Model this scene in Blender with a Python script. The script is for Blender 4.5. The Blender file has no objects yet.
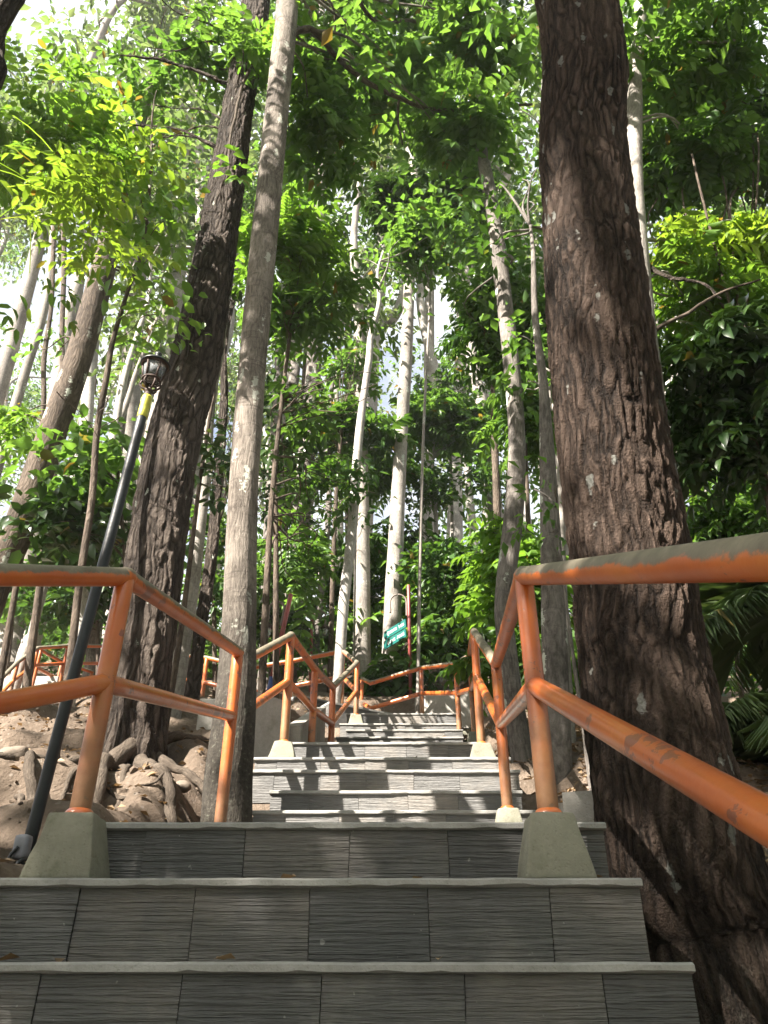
import bpy, math, random
import numpy as np
from mathutils import Vector

rng = np.random.default_rng(7)
random.seed(7)
S = bpy.context.scene
COL = S.collection
R = math.radians

# ------------------------------------------------------------------ camera model (used to take measurements off the photo)
F = 770.0
TH = R(31.4)
CT, ST = math.cos(TH), math.sin(TH)
CZ = 1.5                                    # eye height above the step the photographer stands on


def ray(u, v):
    x = (u - 384) / F
    y = (512 - v) / F
    return np.array([x, CT - y * ST, ST + y * CT])


def W(u, v, Y):
    d = ray(u, v)
    p = d * (Y / d[1])
    return np.array([p[0], p[1], p[2] + CZ])


def depth(v, Y):
    return Y / (CT - (512 - v) / F * ST)


# ------------------------------------------------------------------ noise
_lat = rng.random((64, 64, 64)).astype(np.float32)


def vnoise(p):
    p = np.asarray(p, dtype=np.float64)
    i = np.floor(p).astype(int)
    f = p - i
    f = f * f * (3 - 2 * f)
    i &= 63
    j = (i + 1) & 63
    x0, y0, z0 = i[..., 0], i[..., 1], i[..., 2]
    x1, y1, z1 = j[..., 0], j[..., 1], j[..., 2]
    fx, fy, fz = f[..., 0], f[..., 1], f[..., 2]
    a = _lat[x0, y0, z0] * (1 - fx) + _lat[x1, y0, z0] * fx
    b = _lat[x0, y1, z0] * (1 - fx) + _lat[x1, y1, z0] * fx
    c = _lat[x0, y0, z1] * (1 - fx) + _lat[x1, y0, z1] * fx
    d = _lat[x0, y1, z1] * (1 - fx) + _lat[x1, y1, z1] * fx
    return (a * (1 - fy) + b * fy) * (1 - fz) + (c * (1 - fy) + d * fy) * fz - 0.5


def fbm(p, oct=4):
    s, a = 0, 1.0
    p = np.asarray(p, float)
    for k in range(oct):
        s = s + a * vnoise(p + 17.3 * k)
        p = p * 2.03
        a *= 0.5
    return s


# ------------------------------------------------------------------ mesh building
class MB:
    def __init__(s):
        s.v, s.f, s.n, s.at, s.sm = [], [], 0, [], []

    def add(s, verts, faces, attr=None):
        """faces: list of arrays (n,3) or (n,4)"""
        verts = np.asarray(verts, dtype=np.float32).reshape(-1, 3)
        for f in faces:
            f = np.asarray(f, dtype=np.int32)
            if len(f):
                s.f.append(f + s.n)
        s.v.append(verts)
        s.at.append(np.zeros_like(verts) if attr is None else np.asarray(attr, dtype=np.float32))
        s.n += len(verts)

    def box(s, lo, hi, bev=0.0):
        x0, y0, z0 = lo
        x1, y1, z1 = hi
        if bev <= 0:
            v = [(x0, y0, z0), (x1, y0, z0), (x1, y1, z0), (x0, y1, z0), (x0, y0, z1), (x1, y0, z1), (x1, y1, z1), (x0, y1, z1)]
            s.add(v, [[(0, 3, 2, 1), (4, 5, 6, 7), (0, 1, 5, 4), (1, 2, 6, 5), (2, 3, 7, 6), (3, 0, 4, 7)]])
        else:
            s.hull([((x0, y0, z0), (x1, y1, z1))], bev)

    def hull(s, boxes, bev):
        import bmesh
        for lo, hi in boxes:
            bm = bmesh.new()
            bmesh.ops.create_cube(bm, size=1)
            for v in bm.verts:
                v.co = Vector([(lo[k] + hi[k]) / 2 + v.co[k] * (hi[k] - lo[k]) for k in range(3)])
            bmesh.ops.bevel(bm, geom=list(bm.edges), offset=bev, segments=2, affect='EDGES', profile=0.6)
            s.from_bm(bm)

    def from_bm(s, bm):
        bm.verts.index_update()
        v = np.array([x.co[:] for x in bm.verts])
        q = [[x.index for x in f.verts] for f in bm.faces]
        s.add(v, [np.array([x for x in q if len(x) == k]) for k in sorted({len(x) for x in q})])
        bm.free()

    def tube(s, pts, rad, seg=10, cap=True, ref=None, squash=None):
        pts = np.asarray(pts, float)
        n = len(pts)
        rad = np.broadcast_to(np.asarray(rad, float), (n,))
        t = np.gradient(pts, axis=0)
        t /= np.linalg.norm(t, axis=1)[:, None] + 1e-9
        up = np.array([1.0, 0.013, 0.007]) if abs(t[0][0]) < 0.9 else np.array([0.0, 0.02, 1.0])
        a = np.cross(t, up)
        a /= np.linalg.norm(a, axis=1)[:, None] + 1e-9
        b = np.cross(t, a)
        ph = np.linspace(0, 2 * np.pi, seg, endpoint=False)
        c, sn = np.cos(ph), np.sin(ph)
        rr = rad[:, None] * np.ones(seg)
        if squash is not None:
            rr = rr * squash(np.arange(n), ph)
        V = pts[:, None, :] + rr[..., None] * (a[:, None, :] * c[None, :, None] + b[:, None, :] * sn[None, :, None])
        L = np.concatenate([[0], np.cumsum(np.linalg.norm(np.diff(pts, axis=0), axis=1))])
        r0 = float(np.mean(rad))
        A = np.stack([np.broadcast_to(c * r0, (n, seg)), np.broadcast_to(sn * r0, (n, seg)), np.broadcast_to(L[:, None], (n, seg))], -1)
        i = np.arange(n - 1)[:, None] * seg
        j = np.arange(seg)[None, :]
        k = (j + 1) % seg
        q = np.stack([i + j, i + k, i + seg + k, i + seg + j], -1).reshape(-1, 4)
        V, A = V.reshape(-1, 3), A.reshape(-1, 3)
        fs = [q]
        if cap:
            V = np.concatenate([V, pts[:1], pts[-1:]])
            A = np.concatenate([A, [[0, 0, 0]], [[0, 0, L[-1]]]])
            m = n * seg
            j = np.arange(seg)
            k = (j + 1) % seg
            fs.append(np.stack([k, j, np.full(seg, m)], -1))
            e = (n - 1) * seg
            fs.append(np.stack([e + j, e + k, np.full(seg, m + 1)], -1))
        s.add(V, fs, A)

    def pipe(s, a, b, r, seg=18):
        """straight pipe with rounded ends"""
        a, b = np.asarray(a, float), np.asarray(b, float)
        d = b - a
        L = np.linalg.norm(d)
        d = d / L
        ca = [(-math.cos(x) * r * 0.6, math.sin(x) * r) for x in (0.12, 0.6, 1.1, 1.5708)]
        st = [(x, rr) for x, rr in ca]
        m = max(2, int(L / 0.15))
        st += [(L * q / m, r) for q in range(1, m)]
        st += [(L - x, rr) for x, rr in ca[::-1]]
        s.tube([a + d * x for x, _ in st], [q for _, q in st], seg)

    def lathe(s, prof, seg=20, org=(0, 0, 0)):
        o = np.array(org, float)
        s.tube([o + (0, 0, z) for _, z in prof], [r for r, _ in prof], seg)

    def build(s, name, m, parent=None, smooth=True, attr=False, loc=None):
        me = bpy.data.meshes.new(name)
        V = np.concatenate(s.v) if s.v else np.zeros((0, 3), np.float32)
        if loc is not None:
            V = V - np.array(loc, dtype=np.float32)
        me.vertices.add(len(V))
        me.vertices.foreach_set('co', V.astype(np.float32).ravel())
        tot = np.concatenate([np.full(len(f), f.shape[1], np.int32) for f in s.f])
        lp = np.concatenate([f.ravel() for f in s.f])
        me.loops.add(len(lp))
        me.loops.foreach_set('vertex_index', lp.astype(np.int32))
        me.polygons.add(len(tot))
        me.polygons.foreach_set('loop_start', np.concatenate([[0], np.cumsum(tot)[:-1]]).astype(np.int32))
        me.polygons.foreach_set('loop_total', tot)
        me.polygons.foreach_set('use_smooth', np.full(len(tot), smooth))
        if attr:
            at = me.attributes.new('bark', 'FLOAT_VECTOR', 'POINT')
            at.data.foreach_set('vector', np.concatenate(s.at).astype(np.float32).ravel())
        me.update(calc_edges=True)
        me.validate()
        me.materials.append(m)
        o = bpy.data.objects.new(name, me)
        COL.objects.link(o)
        if loc is not None:
            o.location = loc
        if parent is not None:
            o.parent = parent
            o.location = Vector(loc if loc is not None else (0, 0, 0)) - wpos(parent)
        return o


def wpos(o):
    w = Vector((0, 0, 0))
    while o is not None:
        w += o.location
        o = o.parent
    return w


def tag(o, label=None, cat=None, group=None, kind=None):
    if label: o['label'] = label
    if cat: o['category'] = cat
    if group: o['group'] = group
    if kind: o['kind'] = kind
    return o


def empty(name, loc, label, cat, group=None):
    o = bpy.data.objects.new(name, None)
    o.empty_display_size = 0.2
    COL.objects.link(o)
    o.location = Vector([float(c) for c in loc])
    return tag(o, label, cat, group)


def crom(P, n):
    """Catmull-Rom through control rows"""
    P = np.asarray(P, float)
    Q = np.concatenate([[2 * P[0] - P[1]], P, [2 * P[-1] - P[-2]]])
    d = np.concatenate([[0], np.cumsum(np.linalg.norm(np.diff(P[:, :3], axis=0), axis=1))])
    t = np.linspace(0, d[-1], n)
    i = np.clip(np.searchsorted(d, t, side='right') - 1, 0, len(P) - 2)
    f = ((t - d[i]) / (d[i + 1] - d[i] + 1e-9))[:, None]
    a, b, c, e = Q[i], Q[i + 1], Q[i + 2], Q[i + 3]
    return 0.5 * (2 * b + (c - a) * f + (2 * a - 5 * b + 4 * c - e) * f ** 2 + (3 * b - a - 3 * c + e) * f ** 3)


# ------------------------------------------------------------------ materials
def newmat(name):
    m = bpy.data.materials.new(name)
    m.use_nodes = True
    nt = m.node_tree
    nt.nodes.clear()
    out = nt.nodes.new('ShaderNodeOutputMaterial')
    return m, nt, out


class N:
    """small node helper"""
    def __init__(s, nt): s.nt = nt

    def __call__(s, typ, ins=None, **kw):
        n = s.nt.nodes.new('ShaderNode' + typ)
        for k, v in kw.items(): setattr(n, k, v)
        for k, v in (ins or {}).items():
            sk = n.inputs[k]
            if isinstance(v, bpy.types.NodeSocket): s.nt.links.new(v, sk)
            else: sk.default_value = v
        return n

    def mul(s, a, vec):
        return s('VectorMath', {0: a, 1: vec}, operation='MULTIPLY').outputs[0]

    def noise(s, vec, scale, detail=4, rough=0.55, dist=0.0):
        return s('TexNoise', {'Vector': vec, 'Scale': scale, 'Detail': detail, 'Roughness': rough, 'Distortion': dist}).outputs['Fac']

    def ramp(s, fac, stops, mode='LINEAR'):
        n = s('ValToRGB', {'Fac': fac})
        e = n.color_ramp.elements
        n.color_ramp.interpolation = mode
        while len(e) < len(stops): e.new(0.5)
        for x, (p, c) in zip(e, stops):
            x.position = p
            x.color = (*c, 1) if len(c) == 3 else c
        return n.outputs['Color']

    def step(s, fac, a, b):
        return s('MapRange', {'Value': fac, 'From Min': a, 'From Max': b}, interpolation_type='SMOOTHSTEP').outputs[0]

    def mix(s, f, a, b, mode='MIX'):
        n = s('Mix', data_type='RGBA', blend_type=mode)
        for sk, v in ((n.inputs[0], f), (n.inputs[6], a), (n.inputs[7], b)):
            if isinstance(v, bpy.types.NodeSocket): s.nt.links.new(v, sk)
            else: sk.default_value = v if not isinstance(v, tuple) or len(v) == 4 else (*v, 1)
        return n.outputs[2]

    def math(s, op, a, b=0.0):
        return s('Math', {0: a, 1: b}, operation=op).outputs[0]


def c4(c): return (*c, 1)


def leaf_mat(name, c1, c2, trans=0.45, tcol=(1.5, 1.35, 0.5), gloss=0.42):
    m, nt, out = newmat(name)
    n = N(nt)
    g = n('NewGeometry')
    rnd = g.outputs['Random Per Island']
    lo = n.noise(g.outputs['Position'], 0.9, 2)
    f = n.math('ADD', n.math('MULTIPLY', rnd, 0.65), n.math('MULTIPLY', n.math('SUBTRACT', lo, 0.33), 1.1))
    col = n.ramp(f, [(0.05, c1), (0.95, c2)])
    old = n.step(rnd, 0.985, 0.992)
    col = n.mix(old, col, (0.16, 0.11, 0.03))
    p = n('BsdfPrincipled', {'Base Color': col, 'Roughness': gloss, 'Specular IOR Level': 0.4})
    tc = n.mix(1.0, col, c4(tcol), 'MULTIPLY')
    t = n('BsdfTranslucent', {'Color': tc})
    mx = n('MixShader', {0: trans, 1: p.outputs[0], 2: t.outputs[0]})
    nt.links.new(mx.outputs[0], out.inputs[0])
    return m


def bark_mat(name, dark, mid, light, furrow=14.0, stretch=0.16, bump=0.6, disp=0.0, lichen=0.0, moss=0.0, rings=0.0, mossz=(0, 0), lscale=9.0, lichcol=(0.42, 0.44, 0.38), rw=0.3):
    m, nt, out = newmat(name)
    n = N(nt)
    at = n('Attribute', attribute_name='bark').outputs['Vector']
    w = n.mul(at, (1, 1, stretch))
    warp = n('TexNoise', {'Vector': n.mul(at, (1, 1, 0.5)), 'Scale': 7.0, 'Detail': 2.0}).outputs['Color']
    w2 = n('VectorMath', {0: w, 1: n('VectorMath', {0: warp, 'Scale': 0.09}, operation='SCALE').outputs[0]}, operation='ADD').outputs[0]
    a = n.noise(w2, furrow * 2.2, 6, 0.62)
    vo = n('TexVoronoi', {'Vector': w2, 'Scale': furrow, 'Randomness': 1.0}, feature='DISTANCE_TO_EDGE').outputs['Distance']
    ridge = n.step(vo, 0.0, 0.3)
    warp2 = n.noise(n.mul(at, (1, 1, 0.7)), furrow * 3.5, 4, 0.65)
    fine = n.noise(n.mul(at, (1, 1, 0.45)), furrow * 7, 4, 0.6)
    h = n.math('ADD', n.math('MULTIPLY', ridge, rw), n.math('ADD', n.math('MULTIPLY', a, 1.05 - 0.6 * rw), n.math('ADD', n.math('MULTIPLY', fine, 0.22 + 0.3 * rw), n.math('MULTIPLY', n.math('SUBTRACT', warp2, 0.5), 0.3))))
    big = n.noise(n.mul(at, (1, 1, 0.5)), 3.0, 3)
    col = n.ramp(n.math('ADD', n.math('MULTIPLY', h, 0.62), n.math('MULTIPLY', n.math('SUBTRACT', big, 0.5), 0.7)), [(0.25, dark), (0.55, mid), (0.95, light)])
    if rings:
        wr = n.noise(n.mul(at, (0.6, 0.6, 5.0)), 7.0, 3, 0.6)
        col = n.mix(n.math('MULTIPLY', n.step(wr, 0.56, 0.7), rings), col, c4(dark))
    if lichen:
        l1 = n('TexVoronoi', {'Vector': n.mul(at, (1, 1, 0.33)), 'Scale': lscale, 'Randomness': 1.0}, feature='F1')
        l2 = n.noise(at, 26.0, 4, 0.65)
        pick = n.step(n('SeparateColor', {0: l1.outputs['Color']}).outputs[0], 1 - lichen, 1 - lichen + 0.02)
        d = n.math('ADD', l1.outputs['Distance'], n.math('MULTIPLY', n.math('SUBTRACT', l2, 0.5), 1.15))
        lk = n.math('MULTIPLY', pick, n.math('SUBTRACT', 1.0, n.step(d, 0.2, 0.3)))
        col = n.mix(lk, col, c4(lichcol))
    if moss:
        gz = n('SeparateXYZ', {0: n('NewGeometry').outputs['Position']}).outputs[2]
        k = n.math('SUBTRACT', 1.0, n.step(n.math('ADD', gz, n.math('MULTIPLY', n.math('SUBTRACT', n.noise(at, 4.0, 4), 0.5), 1.6)), mossz[0], mossz[1]))
        col = n.mix(n.math('MULTIPLY', k, moss), col, n.ramp(n.noise(at, 40.0, 4, 0.7), [(0.35, (0.012, 0.011, 0.009)), (0.58, (0.035, 0.031, 0.025)), (0.72, (0.12, 0.125, 0.10))]))
    bp = n('Bump', {'Strength': bump, 'Distance': 0.03, 'Height': h})
    p = n('BsdfPrincipled', {'Base Color': col, 'Roughness': 0.9, 'Specular IOR Level': 0.18, 'Normal': bp.outputs[0]})
    nt.links.new(p.outputs[0], out.inputs[0])
    if disp:
        dn = n('Displacement', {'Height': h, 'Midlevel': 0.75, 'Scale': disp})
        nt.links.new(dn.outputs[0], out.inputs['Displacement'])
        m.displacement_method = 'BOTH'
    return m


def simple(name, col, rough=0.6, metal=0.0, var=0.25, scale=12.0, bump=0.2, spec=0.4, dist=0.01):
    m, nt, out = newmat(name)
    n = N(nt)
    pos = n('NewGeometry').outputs['Position']
    a = n.noise(pos, scale, 5, 0.62)
    c = n.ramp(a, [(0.25, tuple(x * (1 - var) for x in col)), (0.75, tuple(min(1, x * (1 + var)) for x in col))])
    bp = n('Bump', {'Strength': bump, 'Distance': dist, 'Height': n.noise(pos, scale * 5, 4, 0.6)})
    p = n('BsdfPrincipled', {'Base Color': c, 'Roughness': rough, 'Metallic': metal, 'Specular IOR Level': spec, 'Normal': bp.outputs[0]})
    nt.links.new(p.outputs[0], out.inputs[0])
    return m


M = {}
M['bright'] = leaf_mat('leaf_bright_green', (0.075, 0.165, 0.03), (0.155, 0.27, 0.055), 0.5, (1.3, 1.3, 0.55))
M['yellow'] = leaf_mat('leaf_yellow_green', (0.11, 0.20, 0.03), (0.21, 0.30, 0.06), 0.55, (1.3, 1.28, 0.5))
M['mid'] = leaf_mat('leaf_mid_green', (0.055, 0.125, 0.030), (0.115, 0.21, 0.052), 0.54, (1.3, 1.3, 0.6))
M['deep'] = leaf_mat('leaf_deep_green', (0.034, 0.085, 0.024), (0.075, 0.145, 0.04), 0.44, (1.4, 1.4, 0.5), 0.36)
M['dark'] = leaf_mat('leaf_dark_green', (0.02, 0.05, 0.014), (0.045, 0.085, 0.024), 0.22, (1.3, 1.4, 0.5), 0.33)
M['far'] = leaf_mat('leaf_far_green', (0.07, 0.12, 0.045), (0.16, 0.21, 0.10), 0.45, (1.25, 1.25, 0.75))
M['palm'] = leaf_mat('palm_leaf', (0.06, 0.105, 0.045), (0.14, 0.19, 0.09), 0.35, (1.3, 1.3, 0.6), 0.35)

M['bark_big'] = bark_mat('bark_rough_brown', (0.018, 0.0135, 0.011), (0.105, 0.074, 0.057), (0.28, 0.205, 0.163), 34.0, 0.13, 1.0, 0.028, 0.16, 0.6, 0, (0.9, 2.4), 24.0, (0.30, 0.30, 0.27), 0.34)
M['bark_dark'] = bark_mat('bark_dark_furrowed', (0.022, 0.017, 0.014), (0.085, 0.068, 0.056), (0.19, 0.16, 0.135), 24.0, 0.14, 0.9, 0.03, 0.05, lscale=22.0, rw=0.4)
M['bark_mottled'] = bark_mat('bark_pale_mottled', (0.06, 0.05, 0.042), (0.235, 0.205, 0.175), (0.42, 0.385, 0.345), 30.0, 0.14, 0.35, 0.004, 0.25, 0.9, 0.55, (2.9, 4.3), 11.0, (0.36, 0.36, 0.31), 0.08)
M['bark_pale'] = bark_mat('bark_pale_grey', (0.15, 0.135, 0.12), (0.34, 0.315, 0.285), (0.50, 0.47, 0.43), 28.0, 0.2, 0.3, 0.0, 0.12, 0, 0.6, rw=0.06)
M['bark_white'] = bark_mat('bark_whitish', (0.22, 0.205, 0.19), (0.45, 0.43, 0.40), (0.62, 0.60, 0.57), 24.0, 0.3, 0.2, 0.0, 0.08, 0, 0.4, rw=0.03)
M['bark_brown'] = bark_mat('bark_grey_brown', (0.035, 0.027, 0.021), (0.115, 0.09, 0.07), (0.23, 0.19, 0.155), 26.0, 0.18, 0.6, 0.0, 0.12, rw=0.25)
M['bark_grey'] = bark_mat('bark_mid_grey', (0.065, 0.058, 0.052), (0.20, 0.18, 0.162), (0.36, 0.335, 0.305), 26.0, 0.2, 0.5, 0.0, 0.2, 0, 0.3, rw=0.15)
M['bark_root'] = bark_mat('bark_root', (0.05, 0.04, 0.031), (0.12, 0.096, 0.075), (0.20, 0.168, 0.137), 34.0, 0.3, 0.8, rw=0.05)


def concrete(name, col, var=0.3, mossy=0.0):
    m, nt, out = newmat(name)
    n = N(nt)
    pos = n('NewGeometry').outputs['Position']
    a = n.noise(pos, 5.0, 6, 0.65)
    b = n.noise(pos, 60.0, 4, 0.7)
    c = n.ramp(n.math('ADD', n.math('MULTIPLY', a, 0.7), n.math('MULTIPLY', b, 0.3)), [(0.3, tuple(x * (1 - var) for x in col)), (0.7, tuple(x * (1 + var) for x in col))])
    if mossy:
        k = n.step(n.noise(pos, 7.0, 6, 0.7), 0.5, 0.68)
        c = n.mix(n.math('MULTIPLY', k, mossy), c, (0.075, 0.08, 0.045, 1))
    pit = n('TexVoronoi', {'Vector': pos, 'Scale': 70.0}, feature='F1').outputs['Distance']
    h = n.math('ADD', n.math('MULTIPLY', n.step(pit, 0.1, 0.35), 0.4), b)
    bp = n('Bump', {'Strength': 0.45, 'Distance': 0.006, 'Height': h})
    p = n('BsdfPrincipled', {'Base Color': c, 'Roughness': 0.88, 'Specular IOR Level': 0.2, 'Normal': bp.outputs[0]})
    nt.links.new(p.outputs[0], out.inputs[0])
    return m


M['slab'] = concrete('tread_concrete', (0.27, 0.265, 0.25), 0.25, 0.2)
M['plinth'] = concrete('plinth_concrete', (0.19, 0.185, 0.145), 0.28, 0.5)
M['wall'] = concrete('wall_concrete', (0.29, 0.275, 0.25), 0.3, 0.3)


def riser_mat(name='riser_slate_tile', k=1.0):
    m, nt, out = newmat(name)
    n = N(nt)
    g = n('NewGeometry')
    pos = g.outputs['Position']
    rnd = g.outputs['Random Per Island']
    off = n('VectorMath', {0: pos, 1: n('CombineXYZ', {0: n.math('MULTIPLY', rnd, 37.0), 2: n.math('MULTIPLY', rnd, 3.1)}).outputs[0]}, operation='ADD').outputs[0]
    wv = n.mul(off, (4.0, 4.0, 125.0))
    a = n.noise(wv, 1.0, 3, 0.55, 0.35)
    b = n.noise(n.mul(off, (18, 18, 240.0)), 1.0, 3, 0.6)
    h = n.math('ADD', a, n.math('MULTIPLY', b, 0.35))
    big = n.noise(pos, 3.5, 6, 0.68)
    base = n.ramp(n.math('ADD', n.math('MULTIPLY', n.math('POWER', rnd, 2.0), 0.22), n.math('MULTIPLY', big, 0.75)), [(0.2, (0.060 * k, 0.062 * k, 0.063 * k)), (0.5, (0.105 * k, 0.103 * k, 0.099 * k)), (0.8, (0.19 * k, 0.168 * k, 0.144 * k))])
    col = n.mix(n.step(h, 0.5, 0.8), n.mix(0.3, base, (0.04 * k, 0.038 * k, 0.036 * k, 1)), base)
    lime = n.step(n.noise(pos, 2.2, 6, 0.7), 0.55, 0.72)
    col = n.mix(n.math('MULTIPLY', lime, 0.4), col, (0.21, 0.20, 0.175, 1))
    chip = n.step(n.noise(pos, 45.0, 2, 0.5), 0.73, 0.76)
    col = n.mix(n.math('MULTIPLY', chip, 0.5), col, (0.35, 0.34, 0.32, 1))
    bp = n('Bump', {'Strength': 1.0, 'Distance': 0.016, 'Height': h})
    p = n('BsdfPrincipled', {'Base Color': col, 'Roughness': 0.62, 'Specular IOR Level': 0.35, 'Normal': bp.outputs[0]})
    nt.links.new(p.outputs[0], out.inputs[0])
    return m


M['riser'] = riser_mat()
M['riser_pale'] = riser_mat('riser_sunlit_pale_tile', 1.5)  # paler middle-flight tile; part of its sunlit brightness is put into the colour
M['iron'] = simple('weathered_iron', (0.17, 0.14, 0.12), 0.6, 0, 0.3, 30.0, 0.2)


def paint(name, worn_top=0.0, dirt=0.0, coat=0.0):
    m, nt, out = newmat(name)
    n = N(nt)
    g = n('NewGeometry')
    pos = g.outputs['Position']
    a = n.noise(pos, 3.0, 5, 0.6)
    col = n.ramp(a, [(0.3, (0.34, 0.075, 0.018)), (0.55, (0.45, 0.11, 0.018)), (0.75, (0.47, 0.16, 0.026))])
    # old coat showing through the chips
    ch = n.noise(n.mul(pos, (1, 0.5, 1)), 17.0, 5, 0.62)
    patch = n.noise(pos, 1.6, 2)
    k = n.step(n.math('ADD', ch, n.math('MULTIPLY', n.math('SUBTRACT', patch, 0.5), 0.5)), 0.60, 0.63)
    col = n.mix(n.math('MULTIPLY', k, 0.75), col, (0.13, 0.05, 0.036, 1))
    rough = n.math('ADD', 0.27, n.math('MULTIPLY', n.noise(pos, 9.0, 4), 0.22))
    if worn_top:
        nz = n('SeparateXYZ', {0: g.outputs['Normal']}).outputs[2]
        e = n.math('ADD', nz, n.math('MULTIPLY', n.math('SUBTRACT', n.noise(n.mul(pos, (1, 0.6, 1)), 13.0, 6, 0.7), 0.5), 1.6))
        w = n.step(e, -0.02, 0.22)
        grey = n.ramp(n.noise(pos, 14.0, 5, 0.7), [(0.3, (0.075, 0.075, 0.055)), (0.6, (0.15, 0.145, 0.105)), (0.8, (0.29, 0.275, 0.225))])
        col = n.mix(n.math('MULTIPLY', w, worn_top), col, grey)
        rough = n.math('ADD', rough, n.math('MULTIPLY', w, 0.22))
    if dirt:
        oz = n('SeparateXYZ', {0: n('TexCoord').outputs['Object']}).outputs[2]
        d = n.math('SUBTRACT', 1.0, n.step(n.math('ADD', oz, n.math('MULTIPLY', n.math('SUBTRACT', n.noise(pos, 8.0, 5, 0.65), 0.5), 0.55)), 0.05, 0.62))
        col = n.mix(n.math('MULTIPLY', d, dirt), col, n.ramp(n.noise(pos, 20.0, 4, 0.6), [(0.3, (0.10, 0.075, 0.04)), (0.7, (0.20, 0.14, 0.075))]))
        rough = n.math('ADD', rough, n.math('MULTIPLY', d, 0.2))
    bp = n('Bump', {'Strength': 0.18, 'Distance': 0.004, 'Height': n.math('ADD', n.math('MULTIPLY', k, -0.6), n.noise(pos, 40.0, 3))})
    p = n('BsdfPrincipled', {'Base Color': col, 'Roughness': rough, 'Specular IOR Level': 0.5, 'Coat Weight': coat, 'Coat Roughness': 0.14, 'Normal': bp.outputs[0]})
    nt.links.new(p.outputs[0], out.inputs[0])
    return m


M['rail_top'] = paint('orange_paint_worn', 0.95)
M['rail_mid'] = paint('orange_paint', 0.0, 0.0, 0.5)
M['post'] = paint('orange_paint_muddy', 0.0, 0.75, 0.3)


def dirt_mat():
    m, nt, out = newmat('forest_soil')
    n = N(nt)
    pos = n('NewGeometry').outputs['Position']
    a = n.noise(pos, 1.3, 8, 0.68)
    b = n.noise(pos, 11.0, 6, 0.7)
    c = n.ramp(n.math('ADD', n.math('MULTIPLY', a, 0.6), n.math('MULTIPLY', b, 0.4)), [(0.3, (0.07, 0.054, 0.041)), (0.5, (0.155, 0.12, 0.092)), (0.7, (0.27, 0.215, 0.167))])
    st = n('TexVoronoi', {'Vector': pos, 'Scale': 26.0}, feature='F1')
    k = n.step(n('SeparateColor', {0: st.outputs['Color']}).outputs[0], 0.86, 0.9)
    c = n.mix(n.math('MULTIPLY', n.math('MULTIPLY', k, n.math('SUBTRACT', 1.0, n.step(st.outputs['Distance'], 0.25, 0.4))), 0.7), c, (0.25, 0.215, 0.18, 1))
    h = n.math('ADD', n.noise(pos, 22.0, 8, 0.72), n.math('MULTIPLY', n.noise(pos, 5.0, 4), 1.5))
    bp = n('Bump', {'Strength': 1.0, 'Distance': 0.05, 'Height': h})
    p = n('BsdfPrincipled', {'Base Color': c, 'Roughness': 0.95, 'Specular IOR Level': 0.12, 'Normal': bp.outputs[0]})
    nt.links.new(p.outputs[0], out.inputs[0])
    return m


M['soil'] = dirt_mat()
M['litter'] = leaf_mat('dry_leaf', (0.10, 0.062, 0.03), (0.33, 0.235, 0.14), 0.15, (1.2, 1.0, 0.7), 0.7)
M['black'] = simple('black_lamp_paint', (0.014, 0.016, 0.018), 0.45, 0.0, 0.4, 9.0, 0.15, 0.35)
M['yellow_band'] = simple('yellow_tape', (0.42, 0.40, 0.05), 0.5, 0, 0.25, 30.0, 0.1)
M['rusty'] = simple('rusty_iron', (0.055, 0.035, 0.028), 0.65, 0.3, 0.4, 40.0, 0.3)
M['maroon'] = simple('maroon_paint', (0.20, 0.045, 0.04), 0.45, 0, 0.25, 8.0, 0.1)
M['bluepaint'] = simple('dark_blue_paint', (0.02, 0.04, 0.14), 0.45, 0, 0.25, 8.0, 0.1)
M['teal'] = simple('teal_board', (0.006, 0.095, 0.082), 0.45, 0, 0.15, 10.0, 0.05)
M['whitepaint'] = simple('white_lettering', (0.78, 0.78, 0.76), 0.5, 0, 0.05, 10.0, 0.0)
M['greyplastic'] = simple('grey_plastic', (0.17, 0.175, 0.20), 0.5, 0, 0.2, 20.0, 0.1)
M['stone'] = concrete('loose_stone', (0.15, 0.122, 0.098), 0.35, 0.1)


def glass_mat():
    m, nt, out = newmat('lantern_glass')
    n = N(nt)
    pos = n('NewGeometry').outputs['Position']
    c = n.ramp(n.noise(pos, 20.0, 3), [(0.3, (0.42, 0.45, 0.48)), (0.7, (0.7, 0.72, 0.74))])
    p = n('BsdfPrincipled', {'Base Color': c, 'Roughness': 0.16, 'Transmission Weight': 0.75, 'IOR': 1.3})
    nt.links.new(p.outputs[0], out.inputs[0])
    return m


M['glass'] = glass_mat()
# ================================================================== stairs: (front y, top z, x left, x right), z relative to the eye
STEPS = [(-1.6, -1.50, -1.9, 0.72), (0.02, -1.395, -1.9, 0.72), (0.31, -1.19, -1.9, 0.72), (0.60, -0.985, -1.9, 0.72), (0.90, -0.78, -1.85, 0.72), (1.19, -0.575, -1.8, 0.72),
         (1.49, -0.37, -1.75, 0.716), (1.78, -0.165, -1.7, 0.716), (2.08, 0.040, -1.6, 0.716), (2.37, 0.248, -1.36, 0.714), (2.66, 0.443, -0.93, 0.714),
         (4.55, 0.66, -0.86, 0.98), (4.95, 0.893, -0.80, 0.95), (5.25, 1.070, -0.745, 0.90), (5.55, 1.270, -0.945, 0.95), (5.85, 1.430, -0.965, 0.94), (6.15, 1.620, -0.72, 0.74),
         (7.0, 1.80, -0.68, 0.9), (7.7, 1.99, -0.6, 1.0), (8.4, 2.19, -0.56, 1.05), (9.1, 2.46, -0.56, 0.93), (9.4, 2.63, -0.46, 0.96), (9.7, 2.79, -0.56, 0.98), (10.2, 3.07, -0.50, 1.0)]
STEPS = [(y, z + CZ, a, b) for y, z, a, b in STEPS]
SY = np.array([s[0] for s in STEPS])
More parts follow.
